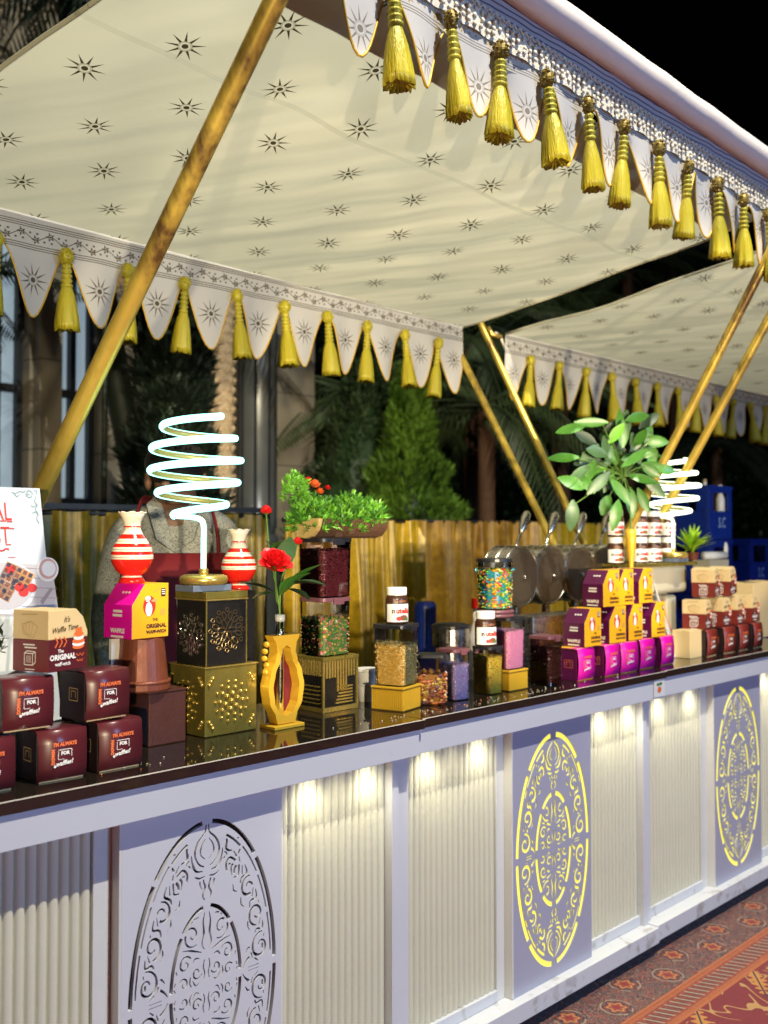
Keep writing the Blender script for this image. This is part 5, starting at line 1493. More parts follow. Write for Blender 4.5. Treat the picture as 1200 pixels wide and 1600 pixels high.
# ---- waffle pans
def pan(label, x, tall=.0):
    t = thing('waffle_pan', label, 'waffle iron', (x, 2.26, ZT), 'round double waffle pans on their stands')
    zc = 1.395 - ZT; Rr = .112
    for nm, y0, sg_ in (('rear_plate', .052, 1), ('front_plate', 0, -1)):
        mb = MB(); A = Matrix.Translation((0, y0, zc)) @ Matrix.Rotation(PI / 2, 4, 'X')
        mb.lathe([(.0001, .004), (.030, .004), (.090, .006), (.104, .002), (Rr, -.004), (Rr, -.050), (.0001, -.051)] , 36, M=A, mats=[0, 0, 0, 1, 1, 0, 0])
        po = mb.build(nm, [M['iron'], M['steel']], t, smooth=False)
        mb = MB(); pts = [(Rr * .985 * math.cos(2 * PI * i / 40), y0 + .001, zc + Rr * .985 * math.sin(2 * PI * i / 40)) for i in range(41)]; mb.tube(pts, .0034, 8, caps=False); mb.build('rim', M['steel'], po, smooth=True)
        mb = MB(); pts = [(Rr * 1.0 * math.cos(2 * PI * i / 40), y0 + .045, zc + Rr * 1.0 * math.sin(2 * PI * i / 40)) for i in range(41)]; mb.tube(pts, .0030, 8, caps=False); mb.build('rim', M['steel'], po, smooth=True)
    MB().ball((.012, -.008, zc - .004), .008, 12, 8).build('boss', M['steel'], t, smooth=True)
    h = MB(); hx, hz = .030, 1.0
    p0 = Vector((.010, .03, zc + Rr - .004)); d = Vector((.70, .10, 1.0)).normalized()
    pts = [p0 + d * (.165 * i / 10) for i in range(11)]; h.tube(pts[:5], .0055, 10); hd_ = h.build('handle_shaft', M['steel'], t, smooth=True)
    g_ = MB(); g_.tube([p0 + d * s_ for s_ in (.060, .075, .10, .13, .150, .160, .165)], [.007, .011, .016, .018, .017, .012, .004], 14); g_.build('handle_grip', M['steel'], t, smooth=True)
    c_ = MB(); 
    side = d.cross(Vector((0, 1, 0))).normalized()
    for k in range(5):
        b_ = p0 + d * (.086 + .014 * k)
        c_.tube([b_ - side * .012 - Vector((0, .011, 0)), b_ + d * .007 - Vector((0, .0185, 0)), b_ + side * .012 - Vector((0, .011, 0))], .0012, 5)
    c_.build('grip_ribs', M['iron'], hd_)
    st_ = MB()
    st_.prism([(-.020, .052), (.030, .052), (.014, zc - .07), (-.006, zc - .07)], .015, .035, 'y'); so_ = st_.build('stand_leg', M['steel'], t, bevel=.002)
    MB().box(-.055, .055, -.045, .095, 0, .0515).build('stand_base', M['steel'], t, bevel=.005)
    return t
pxs = [pv(814, 900, 2.26).x, pv(860, 900, 2.26).x, pv(905, 900, 2.26).x, pv(945, 900, 2.26).x]
names = ['leftmost waffle pan, behind the rainbow candy jar', 'second waffle pan from the left, showing its whole round face', 'third waffle pan from the left, behind the magenta boxes', 'rightmost waffle pan, next to the tall thin vase']
P0 = pan(names[0], pxs[0])
for i in (1, 2, 3):
    P = copy_tree(P0, label=names[i]); P.location = (pxs[i], 2.26, ZT)
t = bb('steel_tray', 'low steel appliance in front of the waffle pans', 'appliance', pv(822, 960, 2.13).x, pv(900, 960, 2.13).x, 2.10, 2.20, ZT, zy(850, 962, 2.1), M['steel'], .006)
MB().box(t.location.x - .05, t.location.x + .05, 2.095, 2.0995, ZT + .05, ZT + .11).build('front_plate', M['cream_metal'], t, world=True)

# ---- magenta and yellow pyramid
v = 1.972
m0 = sleeve_box('sleeve_box', 'magenta sleeve box first on the left of the bottom row', M['magenta'], M['purple'], w=.112, h=.114, d=.080, big=False, edge=M['orange'])
MB().box(-.055, .055, .003, .079, .1105, .1135).build('top_flap', M['orange'], m0)
GM = 'magenta sleeve boxes in the pyramid'; m0['group'] = GM
xs = [905, 943, 970, 1002, 1034]; on = ['', 'second', 'third', 'fourth', 'last on the right']
for i, x in enumerate(xs):
    o = m0 if i == 0 else copy_tree(m0, label='magenta sleeve box %s in the bottom row of the pyramid' % (on[i] if i == 4 else on[i] + ' from the left'), group=GM)
    put(o, pv(x, 1060, v).x + .056, v + (.008 if i > 2 else 0) + (.01 if i == 0 else 0), ZT, (2, 4, -3, 1, 3)[i])
y0 = gable_box('sandwich_box', 'yellow and plum sandwich box first on the left of the middle row', w=.108, h=.132, d=.088, dark=True)
GY = 'yellow sandwich boxes in the pyramid'; y0['group'] = GY
proto = [915, 954, 984, 1020]; nm = ['', 'second from the left in the middle row', 'third from the left in the middle row', 'rightmost in the middle row']
for i, x in enumerate(proto):
    o = y0 if i == 0 else copy_tree(y0, label='yellow and plum sandwich box %s of the pyramid' % nm[i], group=GY)
    put(o, pv(x, 1005, v).x, v + .004, ZT + .1155, (0, -2, 2, 1)[i])
top = [945, 971, 1004]; nm = ['left box of the top row', 'middle box of the top row', 'right box of the top row']
for i, x in enumerate(top):
    o = copy_tree(y0, label='yellow and plum sandwich box, %s of the pyramid' % nm[i], group=GY)
    put(o, pv(x, 950, v).x, v + .006 + .004 * i, ZT + .1155 + .1330, (-1, 1, 2)[i])
c = pv(1052, 1028, 2.075); t = thing('white_tent_card', 'white folded card leaning right of the pyramid', 'card', (c.x, 2.075, ZT))
mb = MB(); A_ = c.x
mb.add([(A_ - .02, 2.06, ZT + .002), (A_ + .09, 2.10, ZT + .002), (A_ - .035, 2.16, ZT + .36), (A_ - .045, 2.15, ZT + .36)], [(0, 1, 2, 3)]); mb.build('card_sheet', M['jarwhite'], t, world=True, solid=.002)
mb = MB(); pts = [Vector((A_ + .045 - .03 * k, 2.088 + .018 * k, ZT + .06 + .09 * k)) for k in range(3)]
mb.tube(spline([p + Vector((.012 * (-1) ** i, -.004, 0)) for i, p in enumerate(pts)], 5), .002, 4); mb.build('card_print', M['ink_r'], t, world=True)

# ---- far pile of cream and maroon boxes
va = 1.985
GF = 'cream and maroon waffle boxes in the far pile'
d0 = sleeve_box('sleeve_box', 'dark maroon sleeve box with cream side, first in the far bottom row', M['maroon_r'], M['maroon_d'], w=.104, h=.112, d=.085, big=False)
d0['group'] = 'maroon sleeve boxes in the far pile'
for i, x in enumerate([1103, 1131, 1154, 1176]):
    o = d0 if i == 0 else copy_tree(d0, label='dark maroon sleeve box, %s from the left in the far bottom row' % ('', 'second', 'third', 'fourth')[i], group=d0['group'])
    put(o, pv(x, 1025, va).x + .052, va, ZT, (2, -3, 1, 3)[i])
bb('cream_carton', 'cream carton at the left end of the far pile', 'carton', pv(1068, 1030, va + .05).x, pv(1090, 1030, va + .05).x, va + .02, va + .10, ZT, ZT + .114, M['cardcream'])
f0 = cream_box('waffle_box', 'cream and maroon waffle box left in the middle row of the far pile', w=.100, h=.120, d=.098); f0['group'] = GF
put(f0, pv(1103, 975, va).x, va, ZT + .1145, 12)
for (x, y, zz, rot, lb_) in ((1135, 975, .1145, 6, 'middle of the middle row of the far pile'), (1157, 975, .1145, 8, 'right in the middle row of the far pile'), (1180, 975, .1145, 6, 'cut by the right frame edge in the far pile')):
    o = copy_tree(f0, label='cream and maroon waffle box, ' + lb_, group=GF); put(o, pv(x, y, va).x, va + .012, ZT + zz, rot)
for (x, rot, lb_) in ((1122, 14, 'left of the two topmost in the far pile'), (1146, 10, 'right of the two topmost in the far pile')):
    o = copy_tree(f0, label='tilted cream and maroon waffle box, ' + lb_, group=GF); put(o, pv(x, 925, va).x, va + .012, ZT + .2355, rot); 
    o.rotation_euler = (0, math.radians(-7), math.radians(rot)); o.location.z += .006
t = bb('cream_box_far', 'large cream carton behind the far pile at the right edge', 'carton', pv(1165, 920, 2.2).x, pv(1165, 920, 2.2).x + .35, 2.16, 2.30, ZT, zy(1170, 912, 2.16), M['cardcream'])

# ---- cream machine, far jars, far lamp, succulent
mu = pv(1016, 1000, 2.14).x
t = thing('cream_machine', 'cream painted dispenser machine behind the pyramid', 'machine', (mu + .15, 2.14, ZT))
MB().box(mu - .02, mu + .33, 2.14, 2.36, ZT + .26, 1.418).build('machine_head', M['cream_metal'], t, world=True, bevel=.02, seg=4)
MB().box(mu + .0, mu + .31, 2.22, 2.36, ZT + .001, ZT + .2595).build('machine_back', M['cream_metal'], t, world=True, bevel=.012, seg=3)
for k in range(2): MB().box(mu + .03 + .15 * k, mu + .12 + .15 * k, 2.16, 2.219, ZT + .02, ZT + .25).build('hopper', M['cream_metal'], t, world=True, bevel=.015, seg=3)
MB().box(mu - .18, mu + .34, 2.10, 2.38, 1.4185, 1.432).build('top_tray', M['gold_d'], t, world=True, bevel=.002)
MB().box(mu - .17, mu - .13, 2.30, 2.36, ZT, 1.418).build('tray_leg', M['steel'], t, world=True)
jl = [(962, 0, 'left jar of the upper row'), (998, 0, 'second jar of the upper row'), (1018, 0, 'third jar of the upper row'), (1041, 0, 'right jar of the upper row')]
for row, zz in (('lower', 1.4325), ('upper', 1.4325 + .109)):
    for i, x in enumerate((962, 1000, 1022, 1044)):
        o = copy_tree(J, label='jar of hazelnut spread, %s in the %s row of the far stack' % (('leftmost', 'second from left', 'third from left', 'rightmost')[i], row), loc=(pv(x, 860, 2.155).x, 2.155, zz)); o.rotation_euler = (0, 0, math.radians(-38 + 4 * i)); o.scale = (1, 1, 1)
L2 = spiral_lamp('far spiral neon lamp right of the leafy plant, glowing white', pv(1062, 880, 2.10).x, 2.13, 1.433, .150, .245, .108, M['neon2'], 0)
c = pv(1088, 884, 2.2); t = thing('succulent', 'lime green spiky succulent right of the far lamp', 'plant', (c.x, 2.22, 1.433))
MB().lathe([(.024, 0), (.032, .035), (.030, .035)], 20).build('pot', M['terra'], t, smooth=False)
for i in range(46):
    a = R.uniform(0, 2 * PI); b = R.uniform(.15, 1.4); mb = MB(); leafm(mb, (0, 0, .030 + R.uniform(0, .03)), (math.cos(a) * math.cos(b), math.sin(a) * math.cos(b), math.sin(b)), R.uniform(.08, .13), .009, curl=R.uniform(-.1, .3), seg=3); mb.build('leaf', M['leaf_y'], t, smooth=True)

# ---- tall slim vase with broad-leaved plant
c = pv(986, 870, 2.08); t = thing('leafy_plant', 'broad-leaved green plant in a slim gold vase behind the pyramid', 'plant', (c.x, 2.08, ZT))
zt2 = zy(986, 827, 2.08) - ZT
MB().lathe([(.035, 0), (.035, .008), (.010, .02), (.008, zt2 - .16), (.010, zt2 - .12), (.018, zt2 - .085), (.021, zt2 - .04), (.022, zt2), (.018, zt2)], 24).build('slim_vase', M['gold_p'], t, smooth=True)
leafpx = [(940, 660, -.9, .25, 'leaf_l', 0), (905, 668, -.8, .1, 'leaf_l', 0), (895, 715, -1, .15, 'leaf', .2), (930, 700, -.8, -.5, 'leaf_g', .3), (945, 690, .1, -1, 'leaf_g', .4), (985, 655, .8, .5, 'leaf_l', 0), (990, 685, .3, -.9, 'leaf_g', .3), (1010, 690, .2, 1, 'leaf', .1),
          (1018, 700, .1, -1, 'leaf_l', 0), (975, 720, .5, .4, 'leaf', .3), (1000, 730, 1, .3, 'leaf', .1), (990, 745, 1, .0, 'leaf_l', .2), (960, 720, -.3, .7, 'leaf_l', .2), (905, 760, -.6, .6, 'leaf', .1), (915, 750, .3, .9, 'leaf', .1), (925, 765, -.3, .6, 'leaf_l', 0),
          (935, 745, .7, -.2, 'leaf_d', .2), (955, 740, -.4, -.7, 'leaf_l', .2), (950, 780, -.5, -.9, 'leaf_l', .2), (985, 770, .1, -1, 'leaf_l', .3), (1000, 770, .5, -1, 'leaf_l', .2), (965, 790, -.3, -1, 'leaf_l', .3), (970, 700, -.6, .6, 'leaf_d', .1), (950, 670, .5, .5, 'leaf_d', .1), (925, 690, -.5, .5, 'leaf_d', .0), (1005, 665, .4, .6, 'leaf_d', .0),
          (895, 790, -.1, -1, 'leaf_g', .2), (1015, 720, 1, .4, 'leaf_l', .1), (975, 680, .1, 1, 'leaf_g', .2), (930, 720, -1, .1, 'leaf_d', .2), (1000, 705, .7, -.1, 'leaf_d', .1), (960, 755, .6, -.6, 'leaf', .3)]
for _ in range(22):
    a_ = R.uniform(-.3, PI + .3); q_ = R.uniform(.25, 1); leafpx.append((968 + 62 * q_ * math.cos(a_), 738 - 74 * q_ * math.sin(a_), math.cos(a_) + R.uniform(-.5, .5), math.sin(a_) + R.uniform(-.8, .3), R.choice(['leaf_p', 'leaf_p', 'leaf_l', 'leaf_g']), R.uniform(0, .3)))
hubp = pv(975, 745, 2.08); st_ = MB()
st_.tube(spline([Vector((c.x, 2.08, ZT + zt2 - .05)), Vector((c.x - .004, 2.08, ZT + zt2 + .07)), hubp], 5), .004, 6)
for (x_, y_, dx, dy, mt, tw_) in leafpx:
    o_ = pv(x_, y_, 2.08 + R.uniform(-.07, .05)); l = R.uniform(.080, .130); mt = 'leaf_p' if mt == 'leaf_l' and R.random() < .85 else mt
    d = rt * dx + upv * (dy - .25) + tw * tw_
    mb = MB(); leafm(mb, o_ - d.normalized() * l * .2, d, l, R.uniform(.018, .026), tw + upv * R.uniform(-.4, .5), curl=R.uniform(-.15, .35), seg=6); mb.build('leaf', M[mt], t, smooth=True, world=True)
    if R.random() < .7: st_.tube(spline([hubp, (hubp + o_) / 2 + Vector((0, 0, .01)), o_], 4), .0022, 5)
st_.build('stems', M['stem'], t, smooth=True, world=True)
# ================================================================ behind the counter
# ---- velvet curtains
def curtain(label, x0, x1, y, z1, per, amp, mat, sweep=0.0, z0=0.0, top_round=False, group='gold velvet curtains'):
    t = thing('curtain', label, 'curtain', ((x0 + x1) / 2, y, 0), group)
    ncol = int((x1 - x0) / per * 22)
    ph = [R.uniform(-.5, .5) for _ in range(60)]
    def fn(s, q):
        u = x0 + (x1 - x0) * s; k = (u - x0) / per
        a = amp * (0.35 + .65 * min(1, (1 - q) * 3 + .1)); 
        vv = a * (math.sin(2 * PI * k + 1.1 * math.sin(k * 1.9)) * (.75 + .35 * math.sin(k * 2.7)) + .30 * math.sin(14.3 * k + 2 * math.sin(k * .9)) + .15 * math.sin(27 * k + q * 2))
        zz = z0 + (z1 - z0) * q + .0025 * math.sin(2 * PI * k) * q
        if top_round: zz -= .10 * max(0, (s - .93) / .07) ** 2 * q
        return (u + sweep * (1 - q) * (s - .4) * .6, y + vv, zz)
    MB().grid(fn, ncol, 14).build('drape', mat, t, smooth=True, world=True)
    MB().tube([(x0, y + .02, z1 - .006), (x1 - (.1 if top_round else 0), y + .02, z1 - .006)], .012, 10).build('rail', M['frame'], t, smooth=True, world=True)
    return t
curtain('olive gold velvet curtain behind the lamp and the vendor', 1.75, 3.12, 3.72, 1.642, .19, .055, M['velvet'])
curtain('golden velvet curtain with rounded end behind the planter', 3.16, 4.14, 3.66, 1.625, .15, .055, M['velvet2'], .12, top_round=True)
curtain('brown curtain with fine gold pleats in the middle distance', 5.10, 6.85, 4.8, 1.650, .17, .06, M['velvet3'])
curtain('bright gold curtain behind the waffle pan handles', 6.88, 9.4, 4.86, 1.645, .22, .05, M['velvet2'])
t = thing('guard_rail', 'black rail running along the top of the olive curtain', 'rail', (2.5, 3.85, 0))
MB().box(1.6, 3.2, 3.84, 3.88, 1.655, 1.678).build('rail_bar', M['frame'], t, world=True)
for u in (1.62, 3.17): MB().box(u, u + .03, 3.845, 3.875, 0, 1.654).build('post', M['frame'], t, world=True)

# ---- vendor
def skin_mesh(V, E, Rr, levels=2):
    me = bpy.data.meshes.new('sk'); me.from_pydata(V, E, []); o = bpy.data.objects.new('sk', me); sc.collection.objects.link(o)
    s = o.modifiers.new('s', 'SKIN'); s.use_smooth_shade = True
    for i, v in enumerate(me.skin_vertices[0].data): v.radius = Rr[i] if isinstance(Rr[i], tuple) else (Rr[i], Rr[i]); v.use_root = (i == 0)
    b = o.modifiers.new('u', 'SUBSURF'); b.levels = levels; b.render_levels = levels
    dg = bpy.context.evaluated_depsgraph_get(); m2 = bpy.data.meshes.new_from_object(o.evaluated_get(dg))
    vs = [tuple(v.co) for v in m2.vertices]; fs = [tuple(p.vertices) for p in m2.polygons]
    bpy.data.objects.remove(o); bpy.data.meshes.remove(me); bpy.data.meshes.remove(m2); return vs, fs
pc_ = pv(284, 900, 2.78)
per = thing('person', 'person in grey patterned shirt and red apron behind the near lamp', 'person', (pc_.x, 2.82, 0), rot=math.radians(-34)); 
PS = 1.065; per.scale = (PS, PS, PS)
V = [(0, 0, .98), (0, 0, 1.16), (0, .01, 1.36), (0, .015, 1.50), (0, .0, 1.575), (0, -.075, 1.605), (0, -.135, 1.635), (0, -.165, 1.650)]
Rr = [(.15, .11), (.14, .105), (.165, .11), (.09, .075), (.052, .055), (.068, .078), (.074, .092), (.05, .06)]
E_ = [(i, i + 1) for i in range(7)]
for sx in (-1, 1):
    b = len(V); V += [(.150 * sx, .01, 1.465), (.205 * sx, .03, 1.20), (.185 * sx, -.12, 1.02), (.20 * sx, -.17, .985)]; Rr += [.062, .046, .032, (.036, .02)]
    E_ += [(3, b), (b, b + 1), (b + 1, b + 2), (b + 2, b + 3)]
    # legs
    c_ = len(V); V += [(.095 * sx, 0, .90), (.11 * sx, -.01, .50), (.11 * sx, .02, .10), (.12 * sx, -.10, .035)]; Rr += [.085, .058, .04, (.045, .03)]
    E_ += [(0, c_), (c_, c_ + 1), (c_ + 1, c_ + 2), (c_ + 2, c_ + 3)]
vs, fs = skin_mesh(V, E_, Rr)
bm_ = MB(); bm_.add(vs, fs)
bm_.ball((0, -.215, 1.575), (.014, .022, .020), 10, 8)                       # nose
for sx in (-1, 1):
    bm_.ball((.080 * sx, -.120, 1.615), (.012, .026, .030), 10, 8)             # ears
    bm_.ball((.030 * sx, -.215, 1.600), (.014, .009, .010), 8, 6)            # brow and eye
bm_.ball((0, -.185, 1.550), (.024, .010, .008), 10, 6)                       # mouth
for sx in (-1, 1):                                                            # five fingers each, slightly curled
    for k in range(5):
        o = Vector((.20 * sx + (k - 2) * .017, -.185, .975)) if k < 4 else Vector((.165 * sx, -.16, .985))
        if k < 4: p = [(o.x, o.y + .02, o.z + .01), (o.x, o.y - .02, o.z - .012), (o.x, o.y - .038, o.z - .034), (o.x, o.y - .036, o.z - .055 + .004 * abs(k - 1.5))]
        else: p = [(o.x + .02 * sx, o.y + .02, o.z), (o.x - .012 * sx, o.y - .015, o.z - .01), (o.x - .02 * sx, o.y - .035, o.z - .025)]
        bm_.tube(p, [.010, .009, .0085, .006][:len(p)], 8)
bm_.build('body', M['skin'], per, smooth=True)
V2 = V[:4] + [V[8], V[9], (V[10][0] * 1.0, -.10, 1.035)] ; 
Vs = [V[0], V[1], V[2], V[3]]; Rs = [(.150, .115), (.140, .11), (.158, .115), (.085, .075)]; Es = [(0, 1), (1, 2), (2, 3)]
for b in (8, 16):
    n = len(Vs); Vs += [V[b], V[b + 1], (V[b + 2][0], V[b + 2][1] + .01, V[b + 2][2] + .01)]; Rs += [.066, .052, .040]; Es += [(3, n), (n, n + 1), (n + 1, n + 2)]
vs, fs = skin_mesh(Vs, Es, Rs); mb = MB(); mb.add(vs, fs); sh = mb.build('shirt', M['shirt'], per, smooth=True)
cl = MB()
for sx in (-1, 1): cl.add([(0, -.112, 1.40), (.055 * sx, -.125, 1.44), (.085 * sx, -.085, 1.545), (.055 * sx, -.03, 1.575), (.035 * sx, -.085, 1.53)], [(0, 1, 2, 3, 4)])
cl.build('collar', M['shirt'], sh, solid=.004)
vs, fs = skin_mesh([(0, 0, 1.0), (.1, 0, .88), (.11, -.01, .5), (.11, .015, .09), (-.1, 0, .88), (-.11, -.01, .5), (-.11, .015, .09)], [(0, 1), (1, 2), (2, 3), (0, 4), (4, 5), (5, 6)], [(.155, .12), .10, .078, .06, .10, .078, .06])
mb = MB(); mb.add(vs, fs); mb.build('trousers', M['dark'], per, smooth=True)
ap = MB(); ap.grid(lambda s, q: ((s - .5) * (.40 if q < .55 else .40 - (q - .55) * .22), -.165 + 1.3 * ((s - .5) * .40) ** 2 + .01 * math.sin(s * 14) * (1 - q) + (.03 * (1 - q)), .50 + .90 * q), 16, 12)
ao = ap.build('apron', M['apron'], per, smooth=True, solid=.004)
sp_ = MB()
for sx in (-1, 1): sp_.tube(spline([(.125 * sx, -.150, 1.395), (.120 * sx, -.135, 1.47), (.100 * sx, -.05, 1.555), (.07 * sx, .05, 1.56)], 6), .013, 8, flat=.4)
sp_.build('apron_straps', M['apron'], ao, smooth=True)
hr = MB(); hr.ball((0, -.125, 1.665), (.092, .110, .078), 18, 12)
for i in range(120):
    a = R.uniform(0, 2 * PI); b = R.uniform(.1, 1.4); p = Vector((.092 * math.cos(a) * math.cos(b), -.125 + .110 * math.sin(a) * math.cos(b), 1.665 + .078 * math.sin(b))); d = (p - Vector((0, -.125, 1.64))).normalized()
    s = d.cross(Vector((0, 0, 1))).normalized() * .006; hr.add([p - s, p + s, p + d * .014 + Vector((0, 0, .004))], [(0, 1, 2)])
hr.build('hair', M['hair'], per, smooth=True)
sh_ = MB()
for sx in (-1, 1): sh_.ball((.115 * sx, -.06, .042), (.05, .13, .042), 12, 8)
sh_.build('shoes', M['black_p'], per, smooth=True)

# ---- blue crates
def crate(label, loc, text=None, rot=0):
    t = thing('crate', label, 'crate', loc, 'blue plastic bottle crates', math.radians(rot)); w_, d_, h = .30, .36, .318
    for nm, (x0, x1, y0, y1) in (('long_side', (0, w_, 0, .012)), ('long_side', (0, w_, d_ - .012, d_)), ('end_side', (0, .012, .0125, d_ - .0125)), ('end_side', (w_ - .012, w_, .0125, d_ - .0125))):
        s = MB(); y = (y0, y1)
        horiz = nm == 'long_side'
        if horiz:
            s.box(x0, x1, y0, y1, 0, .165); s.box(x0, x1, y0, y1, h - .045, h - .002); s.box(x0, x0 + .055, y0, y1, .1655, h - .0455); s.box(x1 - .055, x1, y0, y1, .1655, h - .0455)
        else:
            s.box(x0, x1, y0, y1, 0, .165); s.box(x0, x1, y0, y1, h - .045, h - .002); s.box(x0, x1, y0, y0 + .07, .1655, h - .0455); s.box(x0, x1, y1 - .07, y1, .1655, h - .0455)
        so = s.build(nm, M['crate'], t, bevel=.003)
    MB().box(.012, w_ - .012, .012, d_ - .012, 0, .01).build('crate_floor', M['crate'], t)
    MB().box(-.004, w_ + .004, -.004, .000, h - .022, h - .004).build('rim_lip', M['crate'], t)
    if text:
        p = MB(); text_into(p, text, .085, FX((w_ * .52, -.0045, .095)), 0, .001, sx=.8); p.build('lettering', [plain('print_pale_blue', (.28, .45, .75), .5)], t)
    return t
cu = pv(1108, 800, 2.75).x
k_ = 0
C1 = crate('top blue crate of the taller stack behind the far pile', (cu, 2.75, 1.522), 'S.C')
for i in range(1, 5):
    o = copy_tree(C1, label=('second blue crate from the top of the taller stack' if i == 1 else ['', '', 'third', 'fourth', 'fifth'][i] + ' blue crate from the top of the taller stack'), loc=(cu + (.004 if i % 2 else -.003), 2.75, 1.522 - .320 * i))
cu2 = pv(1172, 850, 2.85).x
for i in range(0, 4):
    o = copy_tree(C1, label=('top blue crate of the lower stack at the right edge' if i == 0 else 'second blue crate of the stack at the right edge' if i == 1 else ['', '', 'third', 'fourth'][i] + ' blue crate from the top of the right edge stack'), loc=(cu2, 2.85, 1.205 - .320 * i))
t = thing('bottle', 'pale bottle neck poking above the tallest blue crate', 'bottle', (cu + .05, 2.80, 1.60))
MB().lathe([(.028, 0), (.028, .16), (.012, .22), (.011, .26)], 16).build('bottle_glass', M['jarwhite'], t, smooth=True)
MB().lathe([(.0125, .2605), (.0125, .275), (.0001, .276)], 16).build('cap', M['ink_b'], t)
t = thing('bottle', 'short pale bottle at the right corner of the tallest crate', 'bottle', (cu + .25, 2.80, 1.60))
MB().lathe([(.026, 0), (.026, .16), (.012, .20), (.011, .235)], 16).build('bottle_glass', M['jarwhite'], t, smooth=True)
MB().lathe([(.012, .2355), (.012, .248), (.0001, .249)], 16).build('cap', M['jarwhite'], t)
t = thing('water_drum', 'dark blue drum behind the cereal container', 'drum', pv(664, 940, 3.3) - Vector((0, 0, .36)))
MB().lathe([(.055, -.9), (.055, .34), (.045, .36), (.02, .362), (.0001, .363)], 20).build('drum_body', M['crate'], t, smooth=False)
t = thing('roll_holder', 'white paper roll lying behind the succulent', 'roll', pv(1108, 868, 2.45))
MB().tube([(-.06, 0, 0), (.12, -.03, 0)], .020, 16).build('paper_roll', M['jarwhite'], t, smooth=True)
MB().ball((.13, -.03, .03), (.018, .010, .04), 12, 8).build('scoop', M['jarwhite'], t, smooth=True)
MB().box(-.08, .14, -.04, .05, -.44, -.022).build('stand', M['cream_metal'], t)

# ---- building behind at left
bl = thing('building', 'beige building with tall dark-framed windows at the left rear', 'building', (4.5, 8.2, 0))
YB = 8.0
def bx(nm, x0, x1, y0, y1, z0, z1, m, parent, bev=0): return MB().box(x0, x1, y0, y1, z0, z1).build(nm, m, parent, world=True, bevel=bev)
wins = [(pv(-75, 600, YB).x, pv(46, 600, YB).x), (pv(92, 600, YB).x, pv(158, 600, YB).x)]
zs, zt_ = pv(120, 788, YB).z, 4.3
segs = [(0.5, wins[0][0]), (wins[0][1], wins[1][0]), (wins[1][1], 7.3)]
for i, (a, b) in enumerate(segs): bx('wall', a, b, YB, YB + .3, 0, 9, M['wall'], bl)
for (a, b) in wins:
    bx('wall', a, b, YB, YB + .3, 0, zs, M['wall'], bl); bx('wall', a, b, YB, YB + .3, zt_, 9, M['wall'], bl)
    wo = bx('window', a, b, YB + .20, YB + .22, zs, zt_, M['frame'], bl)
    n = 3 if b - a > .5 else 2; p = (b - a) / n
    for i in range(n):
        for (z0_, z1_) in ((zs + .06, zs + .93), (zs + 1.0, zt_ - .06)):
            bx('pane', a + p * i + .028, a + p * (i + 1) - .028, YB + .188, YB + .1995, z0_, z1_, M['pane'], wo)
    for i in range(n + 1): bx('frame', a + p * i - (.026 if 0 < i < n else 0) - (.05 if i == n else 0), a + p * i + (.026 if 0 < i < n else 0) + (.05 if i == 0 else 0), YB + .12, YB + .1995, zs, zt_, M['frame'], wo)
    bx('frame', a + .06, b - .06, YB + .13, YB + .1995, zs + .93, zs + 1.0, M['frame'], wo); bx('frame', a + .06, b - .06, YB + .13, YB + .1995, zs + .001, zs + .059, M['frame'], wo)
    bx('sill', a - .05, b + .05, YB - .07, YB - .001, zs - .09, zs, M['wall'], wo)
bx('pilaster', wins[0][1] + .03, wins[1][0] - .03, YB - .12, YB - .001, 0, 9, M['wall'], bl, .01)
bx('pilaster', wins[1][1] + .45, wins[1][1] + .80, YB - .12, YB - .001, 0, 9, M['wall'], bl, .01)
bx('cornice', .5, 7.3, YB - .25, YB - .13, 5.2, 5.45, M['wall'], bl, .02)
cl_ = thing('column', 'tall grey metal-clad column beside the lit palm trunk', 'column', (pv(402, 700, 7.0).x, 7.0, 0))
cx0 = pv(372, 700, 7.0).x; cx1 = pv(434, 700, 7.0).x; r_ = (cx1 - cx0) * .36
MB().lathe([(r_, 0), (r_, 6.5)], 32).build('shaft', M['greymetal'], cl_, smooth=True)
MB().lathe([(r_ * 1.2, 0), (r_ * 1.2, 1.5), (r_ * 1.05, 1.55)], 32).build('plinth', M['greymetal'], cl_, smooth=False)
for k in range(8):
    a = 2 * PI * k / 8; MB().tube([(r_ * 1.005 * math.cos(a), r_ * 1.005 * math.sin(a), 1.6), (r_ * 1.005 * math.cos(a), r_ * 1.005 * math.sin(a), 6.4)], .012, 5).build('seam', M['frame'], cl_)
# far balconies
fb = thing('balcony_building', 'dark block with pale balcony slabs right of the grey column', 'building', (11.5, 12.5, 0))
a0 = pv(420, 700, 12).x; a1 = pv(482, 700, 12).x
bx('wall', a0 - 1.2, a1 + .6, 12.9, 13.2, 0, 7, M['frame'], fb)
for (y0_, y1_, x1_) in ((622, 648, 470), (657, 690, 480), (560, 580, 478)):
    bx('balcony', a0 - .3, pv(x1_, 700, 12).x, 12.0, 12.88, pv(440, y1_, 12).z, pv(440, y0_, 12).z, plain('pale_slab', (.34, .26, .18), .8), fb)
bx('opening', pv(455, 700, 12).x, pv(470, 700, 12).x, 11.97, 11.999, pv(440, 683, 12).z, pv(440, 665, 12).z, M['frame'], fb)
bx('post', pv(470, 700, 12).x, pv(475, 700, 12).x, 12.0, 12.1, 0, pv(440, 692, 12).z, plain('pale_slab', (.34, .26, .18), .8), fb)

